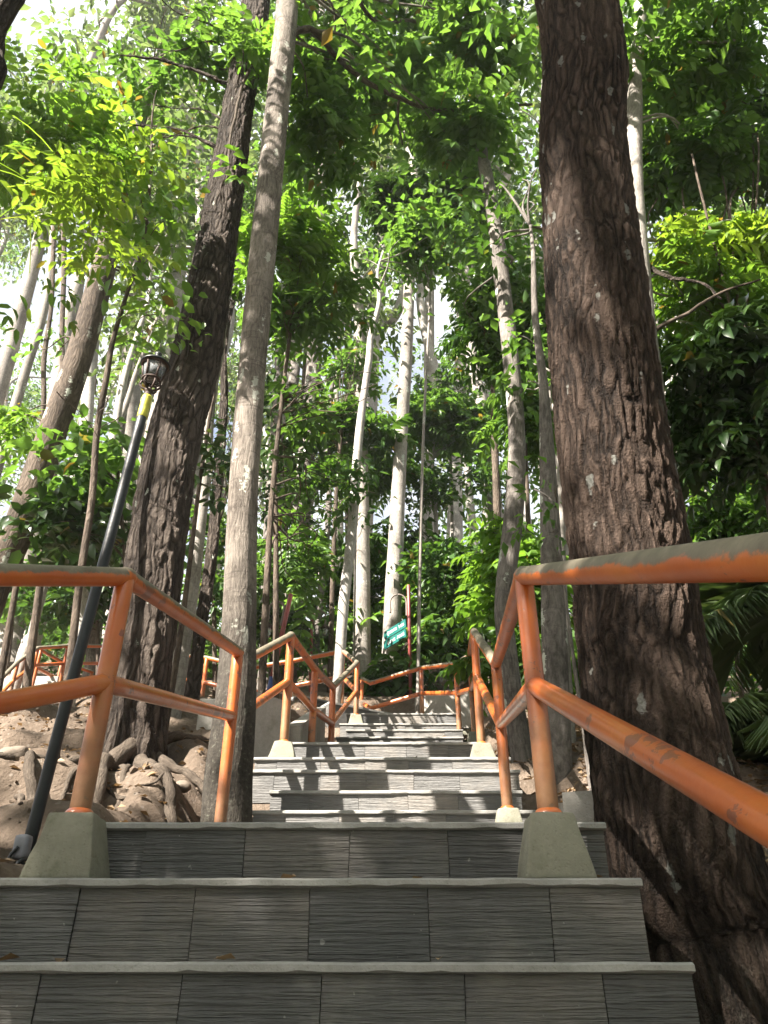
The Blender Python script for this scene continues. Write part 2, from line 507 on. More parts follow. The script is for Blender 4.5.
SZ = np.array([s[1] for s in STEPS])
BY = np.array([-150, -60, -20, -6, 0.0, 2.08, 2.9, 4.5, 6.0, 8.0, 11.0, 16.0, 25, 40, 60, 90, 150])
BZ = np.array([-20, -16, -8, -3.2, -1.5, -0.22, 0.22, 0.85, 1.46, 2.25, 3.45, 5.6, 9.4, 15.2, 19.5, 22, 23.0]) + CZ


def sstep(x, a, b):
    t = np.clip((x - a) / (b - a), 0, 1)
    return t * t * (3 - 2 * t)


def ground(x, y, rough=True):
    x, y = np.asarray(x, float), np.asarray(y, float)
    z = np.interp(y, BY, BZ)
    z = z + 0.045 * np.clip(-x - 3, 0, 25) * sstep(y, -3, 8) - 0.03 * np.clip(x - 3, 0, 20) * sstep(y, 2, 12)
    if rough:
        P = np.stack([x, y, 0 * x], -1)
        z = z + 0.30 * fbm(P * 0.45, 3) * sstep(np.abs(x), 0.8, 2.5) + 0.13 * fbm(P * 1.7 + 5, 4)
        # eroded ledges on the left bank
        led = (z * 2.6 + 0.5 * fbm(P * 0.8 + 31, 3))
        fr = led - np.floor(led)
        z = z + sstep(-x, 0.9, 1.5) * (sstep(fr, 0.30, 0.62) - fr) / 2.6 * 0.75 * (1 - sstep(y, 11, 15))
        z = z + 0.05 * fbm(P * 5.0 + 9, 4) + 0.025 * fbm(P * 11.0 + 3, 4) + 0.07 * np.abs(fbm(P * 3.0 + 70, 2)) * sstep(-x, .9, 1.4)
    z = z - 1.0 * np.exp(-((x - 1.3) / 0.95) ** 4 - ((y - 1.6) / 1.75) ** 4)
    st = np.interp(y, SY, SZ) * 0 + SZ[np.clip(np.searchsorted(SY, y, side='right') - 1, 0, len(SZ) - 1)]
    xl = np.interp(y, [-2, 2.3, 2.66, 2.9, 4.5, 6.0, 7, 10.5, 12], [-2.0, -1.55, -1.2, -1.05, -1.0, -1.05, -0.85, -0.75, -0.75])
    xr = np.interp(y, [-2, 2.6, 4.5, 6, 8, 12], [0.75, 0.75, 1.05, 1.05, 1.12, 1.15])
    d = np.maximum(xl - x, x - xr)
    w = sstep(d, 0.0, 0.42)
    low = np.minimum(z, st - 0.16)
    on = (y > -2.5) & (y < 11.6)
    return np.where(on, low * (1 - w) + z * w, z)


def gpix(u, v, ymax=60):
    """where the photo's ray through a pixel meets the ground"""
    Y = np.linspace(2.5, ymax, 3000)
    d = ray(u, v)
    x, z = d[0] / d[1] * Y, d[2] / d[1] * Y + CZ
    k = np.nonzero(ground(x, Y, False) > z)[0]
    return float(Y[k[0]]) if len(k) else ymax


# ------------------------------------------------------------------ terrain
def axis(spec):
    out = []
    for a, b, s in spec:
        out.append(np.arange(a, b, s))
    return np.concatenate(out)


xs = axis([(-160, -40, 8), (-40, -14, 1.6), (-14, -5, 0.35), (-5, -3.2, 0.06), (-3.2, -0.85, 0.028), (-0.85, -0.4, 0.06), (-0.4, 0.5, 0.12), (0.5, 3.5, 0.06), (3.5, 9, 0.3), (9, 40, 1.6), (40, 161, 8)])
ys = axis([(-120, -20, 8), (-20, -3, 1.0), (-3, 1.5, 0.25), (1.5, 2.6, 0.06), (2.6, 7.5, 0.03), (7.5, 8.5, 0.06), (8.5, 14, 0.14), (14, 30, 0.5), (30, 70, 2), (70, 150, 8)])
X, Y = np.meshgrid(xs, ys)
g = MB()
ny, nx = X.shape
i = np.arange(ny - 1)[:, None] * nx + np.arange(nx - 1)[None, :]
g.add(np.stack([X, Y, ground(X, Y)], -1), [np.stack([i, i + 1, i + nx + 1, i + nx], -1).reshape(-1, 4)])
tag(g.build('ground', M['soil']), kind='structure')

# ------------------------------------------------------------------ the stairway
stairs = bpy.data.objects.new('stairway', None)
COL.objects.link(stairs)
stairs.location = (0, 2.08, CZ)
stairs['kind'] = 'structure'


def rough_slab(mb, x0, x1, y0, y1, z0, z1):
    """tread slab whose front arris is a little chipped and wavy"""
    n = max(6, int((x1 - x0) / 0.025))
    x = np.linspace(x0, x1, n)
    P = np.stack([x, x * 0 + y0, x * 0 + z1], -1)
    a = 0.003 * fbm(P * 9.0, 4)
    b = 0.006 * fbm(P * 12.0 + 40, 4)
    zt = z1 + a
    sec = [(np.full(n, y1), zt * 0 + z1), (y0 + 0.012 + b * 0, zt), (y0 + np.maximum(b, -0.004), zt - 0.006), (y0 + np.maximum(b, -0.004) * 0.6, z0 + 0.004 + 0.012 * np.clip(fbm(P * 16 + 80, 3), 0, 1) + x * 0), (y0 + 0.02, np.full(n, z0)), (np.full(n, y1), np.full(n, z0))]
    V = np.stack([np.stack([x, yy + x * 0, zz + x * 0], -1) for yy, zz in sec], 0)
    m = len(sec)
    q = []
    for r in range(m):
        s = (r + 1) % m
        k = np.arange(n - 1)
        q.append(np.stack([r * n + k, s * n + k, s * n + k + 1, r * n + k + 1], -1))
    ends = [[r * n for r in range(m)], [r * n + n - 1 for r in range(m)][::-1]]
    mb.add(V, [np.concatenate(q), np.array([[e[0], e[1], e[2], e[3]] for e in ends]), np.array([[e[0], e[3], e[4], e[5]] for e in ends])])


for k, (y, z, xl, xr) in enumerate(STEPS):
    if k + 1 < len(STEPS):
        yb, zb = STEPS[k + 1][0], STEPS[k + 1][1]
    else:
        yb = 11.3
    low = STEPS[k - 1][1] - 0.02 if k else z - 0.3
    body = MB()
    body.box((xl + 0.012, y + 0.022, low - 0.7), (xr - 0.012, yb + 0.05, z - 0.024))
    so = body.build('step', M['wall'], stairs, smooth=False)
    t = MB()
    x = xl + 0.004
    w0 = 0.325
    first = True
    psk = 0.0
    while x < xr - 0.03:
        w = w0 * random.uniform(0.985, 1.02) * (random.uniform(0.35, 0.8) if first else 1)
        x2 = min(x + w, xr - 0.004)
        if xr - x2 < 0.09: x2 = xr - 0.004
        sk = random.uniform(-0.005, 0.005)
        o = random.uniform(-0.004, 0.003)
        gap = 0.0012
        v = [(x + gap, y + o + 0.004, low), (x2 - gap, y + o + 0.004, low), (x2 - gap, y + 0.03, low), (x + gap, y + 0.03, low)]
        v += [(a + (sk if q_ in (1, 2) else psk), b + random.uniform(-.002, .002) * (b < y + .02), z - 0.0245) for q_, (a, b, _) in enumerate(v)]
        t.add(v, [[(0, 3, 2, 1), (4, 5, 6, 7), (0, 1, 5, 4), (1, 2, 6, 5), (2, 3, 7, 6), (3, 0, 4, 7)]])
        x = x2
        psk = sk
        first = False
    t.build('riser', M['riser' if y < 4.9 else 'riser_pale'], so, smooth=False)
    sl = MB()
    rough_slab(sl, xl - 0.003, xr + 0.003, y - 0.012, yb + 0.026, z - 0.024, z)
    sl.build('tread', M['slab'], so, smooth=False)
# winder steps turning left at the top
for (ax, ay, bx, by, z) in [(-0.75, 10.33, 0.72, 11.25, 3.245), (-1.2, 10.55, 0.35, 11.75, 3.42), (-1.6, 10.9, -0.2, 12.2, 3.59)]:
    z += CZ
    a, b = np.array([ax, ay]), np.array([bx, by])
    d = (b - a) / np.linalg.norm(b - a)
    nrm = np.array([-d[1], d[0]])
    bm = MB()
    P = [a, b, b + nrm * 1.4, a + nrm * 1.4]
    v = [(p[0], p[1], z - 0.9) for p in P] + [(p[0], p[1], z) for p in P]
    bm.add(v, [[(0, 3, 2, 1), (4, 5, 6, 7), (0, 1, 5, 4), (1, 2, 6, 5), (2, 3, 7, 6), (3, 0, 4, 7)]])
    so = bm.build('step', M['riser'], stairs, smooth=False)
    tr = MB()
    P2 = [a - nrm * 0.012, b - nrm * 0.012, b + nrm * 1.4, a + nrm * 1.4]
    v = [(p[0], p[1], z + 0.001) for p in P2] + [(p[0], p[1], z + 0.026) for p in P2]
    tr.add(v, [[(0, 3, 2, 1), (4, 5, 6, 7), (0, 1, 5, 4), (1, 2, 6, 5), (2, 3, 7, 6), (3, 0, 4, 7)]])
    tr.build('tread', M['slab'], so, smooth=False)


# ------------------------------------------------------------------ low walls
def wall(name, pts, z0, tops, th, label, cat='wall', m='wall'):
    """an upright concrete wall along a ground polyline with its own top heights"""
    mb = MB()
    pts = [np.array(p, float) for p in pts]
    L, Rr = [], []
    for k, p in enumerate(pts):
        d = pts[min(k + 1, len(pts) - 1)] - pts[max(k - 1, 0)]
        d /= np.linalg.norm(d)
        nn = np.array([-d[1], d[0]]) * th / 2
        L.append(p + nn); Rr.append(p - nn)
    v = []
    for l, r, t in zip(L, Rr, tops):
        v += [(l[0], l[1], z0), (r[0], r[1], z0), (r[0], r[1], t), (l[0], l[1], t)]
    f = []
    for k in range(len(pts) - 1):
        a, b = 4 * k, 4 * k + 4
        f += [(a, a + 1, b + 1, b), (a + 1, a + 2, b + 2, b + 1), (a + 2, a + 3, b + 3, b + 2), (a + 3, a, b, b + 3)]
    f += [(0, 3, 2, 1)]
    e = 4 * (len(pts) - 1)
    f += [(e, e + 1, e + 2, e + 3)]
    mb.add(v, [np.array(f)])
    c = pts[0]
    return tag(mb.build(name, M[m], smooth=False, loc=(c[0], c[1], z0)), label, cat)


wall('retaining_wall', [(-1.42, 6.80), (-1.15, 6.70), (-0.84, 6.62)], 2.7, [3.75, 3.70, 3.58], 0.16, 'rough grey concrete wall edging the side stair left of the main steps', 'wall')
wall('parapet', [(-0.80, 6.75), (-0.74, 8.9)], 2.9, [3.42, 4.25], 0.12, 'sloping pale concrete parapet beneath the left middle orange railing', 'wall')
wall('kerb_wall', [(0.80, 3.25), (1.05, 3.9), (1.12, 5.3)], 1.6, [2.16, 2.24, 2.50], 0.16, 'low mossy concrete kerb right of the steps behind the near right footing', 'wall')
wall('block_wall', [(0.55, 11.75), (0.95, 11.3), (1.9, 11.0)], 4.4, [5.28, 5.22, 5.2], 0.2, 'grey weathered block wall at the top of the steps under the far crossing rail', 'wall')
# side stair seen between the posts on the left
ss = bpy.data.objects.new('side_stairway', None)
COL.objects.link(ss)
ss['kind'] = 'structure'
for k in range(3):
    b = MB()
    b.box((-1.12 - 0.2 * (k + 1), 7.0 + 0.02 * k, 2.6), (-0.9 - 0.2 * k, 8.0, 3.5 + 0.13 * k), 0.012)
    b.build('step', M['wall'], ss)
# far flight climbing away on the left
fs = bpy.data.objects.new('far_stairway', None)
COL.objects.link(fs)
fs['kind'] = 'structure'
for k in range(9):
    b = MB()
    p = W(-14 + 5 * k, 716 - 5 * k, 9.6 + 0.22 * k)
    b.box((p[0] - 0.7, p[1], p[2] - 1.2), (p[0] + 0.5, p[1] + 0.4, p[2]), 0.012)
    b.build('step', M['wall'], fs)


# ================================================================== orange pipe railings
PR = 0.033


def footing(mb, c, zb, zt, wb=0.125, wt=0.083):
    import bmesh
    bm = bmesh.new()
    bmesh.ops.create_cube(bm, size=1)
    for v in bm.verts:
        w = wt if v.co.z > 0 else wb
        v.co = Vector((c[0] + np.sign(v.co.x) * w, c[1] + np.sign(v.co.y) * w, zt if v.co.z > 0 else zb))
    bmesh.ops.bevel(bm, geom=list(bm.edges), offset=0.011, segments=2, affect='EDGES', profile=0.6)
    bmesh.ops.subdivide_edges(bm, edges=list(bm.edges), cuts=2, use_grid_fill=True)
    for v in bm.verts:
        v.co += Vector([0.007 * float(fbm(np.array(v.co[:]) * 14 + 7 * k, 3)) for k in range(3)])
    mb.from_bm(bm)


def railing(label, pts, runs, group=None, pr=PR, feet=(), ends=(None, None), seg=18):
    """pts: list of dict(x,y,zb,zt,(foot zb)); runs: list of index pairs joined by top and mid rails"""
    p0 = pts[runs[0][0]]
    root = empty('pipe_railing', (p0['x'], p0['y'], p0['zb']), label, 'railing', group)
    for k, p in enumerate(pts):
        if p.get('nopost'): continue
        b = MB()
        zb = p['zb']
        if 'foot' in p:
            f = MB()
            s = p.get('fs', 1.0)
            footing(f, (p['x'], p['y']), p['foot'], zb, 0.102 * s, 0.066 * s)
            f.build('footing', M['plinth'], root)
        b.pipe((p['x'], p['y'], zb - 0.03), (p['x'] + p.get('dx', 0), p['y'], p['zt']), pr, seg)
        po = b.build('post', M['post'], root, loc=(p['x'], p['y'], zb))
        if 'foot' in p:
            c = MB()
            c.lathe([(pr + 0.012, -0.004), (pr + 0.011, 0.006), (pr + 0.004, 0.016), (pr - 0.004, 0.022)], 18, (p['x'], p['y'], zb))
            c.build('collar', M['rail_mid'], po)
    for i, j in runs:
        a, c = pts[i], pts[j]
        A = np.array([a['x'] + a.get('dx', 0), a['y'], a['zt']])
        B = np.array([c['x'] + c.get('dx', 0), c['y'], c['zt']])
        t = MB()
        t.pipe(A - (B - A) / np.linalg.norm(B - A) * pr * 0.5, B + (B - A) / np.linalg.norm(B - A) * pr * 0.5, pr * 1.03, seg)
        t.build('top_rail', M['rail_top'], root)
        A = np.array([a['x'], a['y'], a.get('zm', a['zt'] - 0.39)])
        B = np.array([c['x'], c['y'], c.get('zm', c['zt'] - 0.39)])
        t = MB()
        t.pipe(A, B, pr * 0.97, seg)
        t.build('mid_rail', M['rail_mid'], root)
    return root


def P(u, v, Y, zb, **k):
    w = W(u, v, Y)
    return dict(x=w[0], y=Y, zt=w[2], zb=zb + CZ, **k)


# right hand railing, from beside the photographer up to the far crossing rail
rp = [dict(x=0.54, y=-0.55, zt=CZ - 0.22, zb=CZ - 1.5, zm=CZ - 0.60),
      P(526, 576, 2.50, 0.435, foot=0.248 + CZ, zm=0.845 + CZ),
      P(496, 664, 4.75, 0.86, foot=0.66 + CZ, fs=0.92),
      P(474, 632, 6.03, 1.57, foot=1.43 + CZ),
      P(470, 656, 8.35, 2.3, foot=1.99 + CZ),
      P(456, 664, 9.62, 2.66, foot=2.60 + CZ),
      P(421, 668, 11.05, 3.30, foot=3.1 + CZ),
      P(371, 683, 11.35, 3.2, nopost=True),
      P(362, 679, 11.9, 3.3)]
rp[1]['x'] = 0.505
railing('long orange pipe railing up the right side of the steps, grey worn top', rp, [(k, k + 1) for k in range(8)])
# near left railing
lp = [dict(x=-1.62, y=0.75, zt=CZ + 0.40, zb=CZ - 0.98, zm=CZ - 0.02),
      P(130, 577, 2.50, 0.435, foot=0.248 + CZ, zm=0.855 + CZ),
      P(238, 652, 4.40, 0.62, foot=0.42 + CZ, fs=0.9)]
lp[1]['x'] = -0.935
railing('short orange pipe railing at the near left with two footings', lp, [(0, 1), (1, 2)])
# middle left railing that turns away at the top
ml = [P(241, 663, 5.15, 0.9), P(291, 636, 5.98, 1.57, foot=1.43 + CZ), P(315, 669, 7.0, 1.62), P(333, 687, 8.0, 1.72),
      P(357, 663, 9.9, 2.95, foot=2.79 + CZ), P(343, 651, 10.7, 3.3), P(292, 661, 10.9, 3.25), P(250, 668, 11.1, 3.15), P(207, 658, 11.4, 3.4), P(180, 655, 11.8, 3.6)]
railing('orange pipe railing zigzagging up the left side of the middle steps', ml, [(k, k + 1) for k in range(len(ml) - 1)])
# far left railing round the winding upper stair
def PG(u, v, Y, gap, **k):
    w = W(u, v, Y)
    return dict(x=w[0], y=Y, zt=w[2], zb=float(ground(w[0], Y)) - 0.05, zm=w[2] - gap, **k)


fl = [PG(-24, 704, 8.6, .26), PG(-2, 682, 9.2, .26), PG(18, 662, 9.8, .26), PG(38, 648, 10.4, .26), PG(68, 646, 10.8, .27), PG(104, 646, 11.2, .28), PG(140, 650, 11.6, .28)]
railing('far orange pipe railing round the upper stair behind the lamp post', fl, [(k, k + 1) for k in range(len(fl) - 1)], seg=10, pr=0.026)
fb = [PG(41, 650, 10.9, .28), PG(62, 662, 11.6, .28), PG(92, 672, 12.2, .28)]
railing('small orange railing descending behind the far left corner post', fb, [(0, 1), (1, 2)], seg=10, pr=0.026)


# ================================================================== lamp post
def lamp():
    Yl = 3.7
    b0 = W(24, 858, Yl)
    top = W(147, 398, Yl)
    b0 = np.array([b0[0], Yl, min(b0[2], float(ground(b0[0], Yl))) - 0.1])
    top = np.array([top[0], Yl, top[2]])
    root = empty('lamp_post', b0, 'slim black lamp post with small lantern and yellow band beside the dark trunk', 'lamp')
    d = (top - b0) / np.linalg.norm(top - b0)
    m = MB()
    m.tube([b0 + d * s for s in np.linspace(0, np.linalg.norm(top - b0), 12)], 0.029, 20)
    m.build('pole', M['black'], root)
    m = MB()
    L = np.linalg.norm(top - b0)
    m.tube([b0 + d * (L - s) for s in (0.155, 0.152, 0.09, 0.087, 0.08, 0.0, -0.012)], [0.0297, 0.0308, 0.0308, 0.030, 0.0308, 0.0308, 0.028], 20)
    m.build('yellow_band', M['yellow_band'], root)
    o = top + d * 0.0
    z = lambda s: tuple(o + d * s)

    def rev(prof, mat, name, par=root, seg=20):
        q = MB()
        q.tube([z(s) for _, s in prof], [r for r, _ in prof], seg)
        return q.build(name, mat, par)
    k = 1.0
    rev([(0.026, 0.0), (0.022, 0.03), (0.018, 0.045), (0.026, 0.05), (0.026, 0.06), (0.015, 0.066)], M['rusty'], 'neck')
    cage = MB()
    for q in range(6):
        a = q * math.pi / 3 + 0.2
        e1, e2 = np.cross(d, [0, 1, 0]), None
        e1 /= np.linalg.norm(e1)
        e2 = np.cross(d, e1)
        rad = e1 * math.cos(a) + e2 * math.sin(a)
        pts = [o + d * s + rad * r for r, s in [(0.014, 0.064), (0.045, 0.075), (0.062, 0.10), (0.055, 0.125), (0.05, 0.138)]]
        cage.tube(crom(pts, 14), 0.007, 6)
        pts = [o + d * s + rad * r for r, s in [(0.056, 0.14), (0.078, 0.262)]]
        cage.tube(pts, 0.006, 6)
    for r, s in [(0.056, 0.14), (0.079, 0.26)]:
        t = np.linspace(0, 2 * math.pi, 25)
        cage.tube([o + d * s + (e1 * math.cos(a) + e2 * math.sin(a)) * r for a in t], 0.008, 6, cap=False)
    cage.build('lantern_cage', M['rusty'], root)
    rev([(0.004, 0.142), (0.05, 0.145), (0.072, 0.255), (0.004, 0.258)], M['glass'], 'lantern_glass')
    rev([(0.094, 0.262), (0.096, 0.268), (0.088, 0.280), (0.05, 0.305), (0.03, 0.315), (0.018, 0.325), (0.018, 0.35), (0.024, 0.36), (0.012, 0.376)], M['black'], 'lantern_cap')
    # grey bracket with a loop of black cable at the foot
    q = MB()
    c = W(22, 848, Yl - 0.35)
    q.hull([((c[0] - 0.03, c[1] - 0.03, c[2] - 0.045), (c[0] + 0.03, c[1] + 0.03, c[2] + 0.05))], 0.018)
    q.build('junction_box', M['greyplastic'], root)
    q = MB()
    q.tube(crom([c + np.array(x) for x in [(0.0, -0.035, 0.0), (-0.025, -0.04, -0.04), (-0.012, -0.04, -0.115), (0.01, -0.04, -0.12), (0.02, -0.03, -0.05), (0.09, 0.25, 0.0)]], 30), 0.007, 8)
    q.build('cable', M['black'], root)


lamp()


# ================================================================== sign post and lantern hooks
def hook_pole(label, name, cat, top, Y, base, r=0.032, side=-1, boards=False, lantern=True, blue=False, span=0.30, drop=0.25, hv=0):
    t = W(top[0], top[1], Y)
    b = W(base[0], base[1], Y)
    gz = float(ground(b[0], Y)) - 0.15
    b = b + (b - t) / (b[2] - t[2] + 1e-9) * (gz - b[2])
    root = empty(name, (b[0], b[1], gz + 0.15), label, cat)
    m = MB()
    if blue:
        q = b + (t - b) * 0.34
        m.tube([q, t - (t - q) * 0.01, t], [r, r, r * 0.6], 12)
        m.build('pole', M['maroon'], root)
        m = MB()
        m.tube([b, b + (q - b) * 0.6, q], r * 1.15, 12)
        m.build('pole_base', M['bluepaint'], root)
    else:
        m.tube([b, t - (t - b) * 0.006, t], [r, r, r * 0.7], 12)
        m.build('pole', M['maroon'], root)
    d = (t - b) / np.linalg.norm(t - b)
    s0 = t - d * (0.30 + hv)
    m = MB()
    arc = [s0 - d * 0.22, s0]
    for a in np.linspace(0, math.pi, 12):
        arc.append(s0 + d * 0.04 + np.array([side * span / 2 * (1 - math.cos(a)), 0, math.sin(a) * span / 2 * 1.05]))
    arc.append(arc[-1] + np.array([0, 0, -drop]))
    m.tube(crom([p + np.array([side * (r + 0.012) if k < 2 else side * (r + 0.012), 0, 0]) for k, p in enumerate(arc)], 50), 0.015, 8)
    m.build('hook_arm', M['iron'], root)
    if lantern:
        e = arc[-1] + np.array([side * (r + 0.012), 0, 0])
        m = MB()
        m.lathe([(0.01, 0.02), (0.03, 0.0), (0.085, -0.06), (0.085, -0.075), (0.02, -0.08)], 8, e)
        l = m.build('lantern_cap', M['rusty'], root)
        m = MB()
        m.lathe([(0.062, -0.078), (0.045, -0.20), (0.02, -0.21)], 8, e)
        m.build('lantern_glass', M['glass'], root)
    if boards:
        for zz, ln in ((0, 0.0), (-0.175, 0.03)):
            bd = np.array([-0.34, 0.40, -0.06]); bd /= np.linalg.norm(bd)
            up = np.array([0, 0, 1.0]); up = up - bd * up.dot(bd); up /= np.linalg.norm(up)
            nn = np.cross(bd, up); nn /= np.linalg.norm(nn)
            if nn[1] > 0: nn = -nn
            c = W(407, 622, Y) + np.array([0, 0, zz]) + bd * 0.035
            L, H, T = 0.56, 0.155, 0.02
            m = MB()
            v = []
            for n_ in (0.0, -T):
                for s_, h_ in ((0, -H / 2), (L, -H / 2), (L + 0.03, 0), (L, H / 2), (0, H / 2)):
                    v.append(c + bd * s_ + up * h_ + nn * n_)
            f5 = [[0, 1, 2, 3], [5, 8, 7, 6]]
            m.add(v, [np.array(f5 + [[k, (k + 1) % 5 + 0, (k + 1) % 5 + 5, k + 5] for k in range(5)]), np.array([[0, 3, 4], [5, 9, 8]])])
            bo = m.build('sign_board', M['teal'], root, smooth=False)
            # white lettering: an arrow-like mark, then two words of unreadable strokes
            m = MB()
            rs = random.Random(int(-zz * 100) + 3)

            def stroke(s0_, s1_, h0_, h1_):
                q = [c + bd * s_ + up * h_ + nn * 0.004 for s_, h_ in ((s0_, h0_), (s1_, h0_), (s1_, h1_), (s0_, h1_))]
                q2 = [x - nn * 0.003 for x in q]
                m.add(q + q2, [[(0, 1, 2, 3), (7, 6, 5, 4), (0, 4, 5, 1), (1, 5, 6, 2), (2, 6, 7, 3), (3, 7, 4, 0)]])
            for s_, w_, h_ in ((0.475, 0.012, 0.012), (0.462, 0.012, 0.026), (0.448, 0.013, 0.04), (0.435, 0.012, 0.02)):
                stroke(s_, s_ + w_, -h_, h_)
            s_ = 0.045
            words = (0.165, 0.215, 0.40) if zz == 0 else (0.22, 0.26, 0.40)
            while s_ < 0.40:
                if not (words[0] < s_ < words[1]):
                    hh = rs.choice((0.022, 0.027, 0.03))
                    stroke(s_, s_ + 0.007, -hh, hh)
                    if rs.random() < 0.75:
                        h0 = rs.choice((-0.024, -0.004, 0.018))
                        stroke(s_ + 0.008, s_ + 0.018, h0, h0 + 0.009)
                s_ += 0.0235
            m.build('lettering', M['whitepaint'], bo, smooth=False)
    return root


hook_pole('maroon sign post with two teal direction boards and a curved arm', 'sign_post', 'sign', (408.5, 585), 12.2, (411, 715), 0.030, -1, True, False, span=0.28, drop=0.2, hv=0.07)
hook_pole('maroon hook lamp pole with blue foot behind the middle left railing', 'lamp_hook_pole', 'lamp', (291, 594), 10.2, (266, 705), 0.035, -1, False, True, True, span=0.22, drop=0.22, hv=-0.02)
hook_pole('thin maroon hook lamp pole with lantern on its right side', 'lamp_hook_pole', 'lamp', (312, 613), 12.6, (310, 700), 0.028, 1, False, True, span=0.2, drop=0.16, hv=-0.2)
# ================================================================== light direction
SUN = np.array([-0.56, -0.46, 0.69])
SUN /= np.linalg.norm(SUN)

# spots meant to be sunlit: leaves along the sun ray above each are cut away
GAPS = [(W(330, 772, 5.6), 0.95), (W(440, 775, 5.5), 0.45), (W(290, 765, 5.4), 0.5), (W(395, 745, 6.2), 0.55), (W(400, 715, 9.6), 0.7), (W(300, 720, 6.8), 0.6),
        (W(585, 245, 2.4), 0.24), (W(590, 430, 2.72), 0.2), (W(600, 520, 2.76), 0.2), (W(330, 120, 6.2), 0.9), (W(440, 200, 11.2), 1.1), (W(700, 70, 5.2), 0.7), (W(330, 400, 11), 2.0), (W(435, 450, 12.5), 1.7), (W(320, 290, 9), 1.1), (W(420, 250, 11), 1.3), (W(400, 560, 12), 1.2), (W(490, 560, 9), 0.9), (W(200, 560, 10), 0.9), (W(70, 520, 9), 0.9), (W(70, 330, 8.5), 0.8), (W(700, 330, 5.2), 0.4), (W(735, 500, 8), 0.6), (W(240, 480, 4.75), 0.5), (W(635, 150, 4.7), 0.3), (W(385, 630, 13), 0.9), (W(340, 620, 12), 0.9),
        (W(590, 720, 9), 0.6), (W(400, 700, 11), 0.6), (W(75, 650, 9), 0.5), (W(490, 200, 6.6), 0.35), (W(545, 520, 5.6), 0.3), (W(60, 745, 5), 0.5), (W(500, 655, 4.9), 0.15),
        (W(745, 760, 7), 0.5), (W(280, 690, 6.0), 0.35),
        (W(140, 160, 5.0), 0.55), (W(40, 215, 4.3), 0.7), (W(712, 245, 5.2), 0.55), (W(298, 255, 8.0), 0.7), (W(528, 560, 8.4), 0.55), (W(435, 600, 14), 0.9), (W(110, 90, 5.4), 0.6), (W(430, 90, 6.6), 0.8), (W(400, 300, 14), 0.8), (W(600, 300, 2.7), 0.15)]


def sun_keep(p, thick=2.2):
    k = np.ones(len(p), bool)
    for c, r in GAPS:
        d = p - c
        s = d @ SUN
        q = np.linalg.norm(d - s[:, None] * SUN, axis=1)
        k &= ~((s > thick) & (q < r * (0.85 + 0.5 * rng.random(len(p)))))
    return k


# ================================================================== leaves
T_HI = (np.array([(0, 0, 0), (.28, .40, .10), (.68, .38, .07), (1, 0, -.12), (.30, 0, 0), (.68, 0, -.02), (.28, -.40, .10), (.68, -.38, .07)]),
        [np.array([(0, 4, 1), (2, 5, 3), (0, 6, 4), (7, 3, 5)]), np.array([(1, 4, 5, 2), (4, 6, 7, 5)])])
T_LO = (np.array([(0, 0, 0), (.42, .5, .10), (1, 0, -.08), (.42, -.5, .10)]), [np.array([(0, 2, 1), (0, 3, 2)])])


def unit(a):
    return a / (np.linalg.norm(a, axis=-1, keepdims=True) + 1e-9)


def leaves(mb, p, d, n, L, wr, tm=T_HI, sun=True):
    p, d, n = p.reshape(-1, 3), d.reshape(-1, 3), n.reshape(-1, 3)
    L = np.broadcast_to(L, (len(p),))
    if sun:
        k = sun_keep(p)
        p, d, n, L = p[k], d[k], n[k], L[k]
    if not len(p): return
    d = unit(d)
    s = unit(np.cross(n, d))
    n = np.cross(d, s)
    T, Fs = tm
    cur = rng.normal(0, 0.10, len(p))
    V = p[:, None, :] + L[:, None, None] * (T[None, :, 0:1] * d[:, None, :] + T[None, :, 1:2] * wr * s[:, None, :] + (T[None, :, 2:3] - (T[None, :, 0:1] ** 2) * (0.12 + cur[:, None, None])) * n[:, None, :])
    m = len(T)
    o = (np.arange(len(p)) * m)[:, None, None]
    mb.add(V, [(o + f[None]).reshape(-1, f.shape[1]) for f in Fs])


def rdir(n, elev=0.0, sd=0.4):
    a = rng.uniform(0, 2 * np.pi, n)
    e = rng.normal(elev, sd, n)
    return np.stack([np.cos(a) * np.cos(e), np.sin(a) * np.cos(e), np.sin(e)], -1)


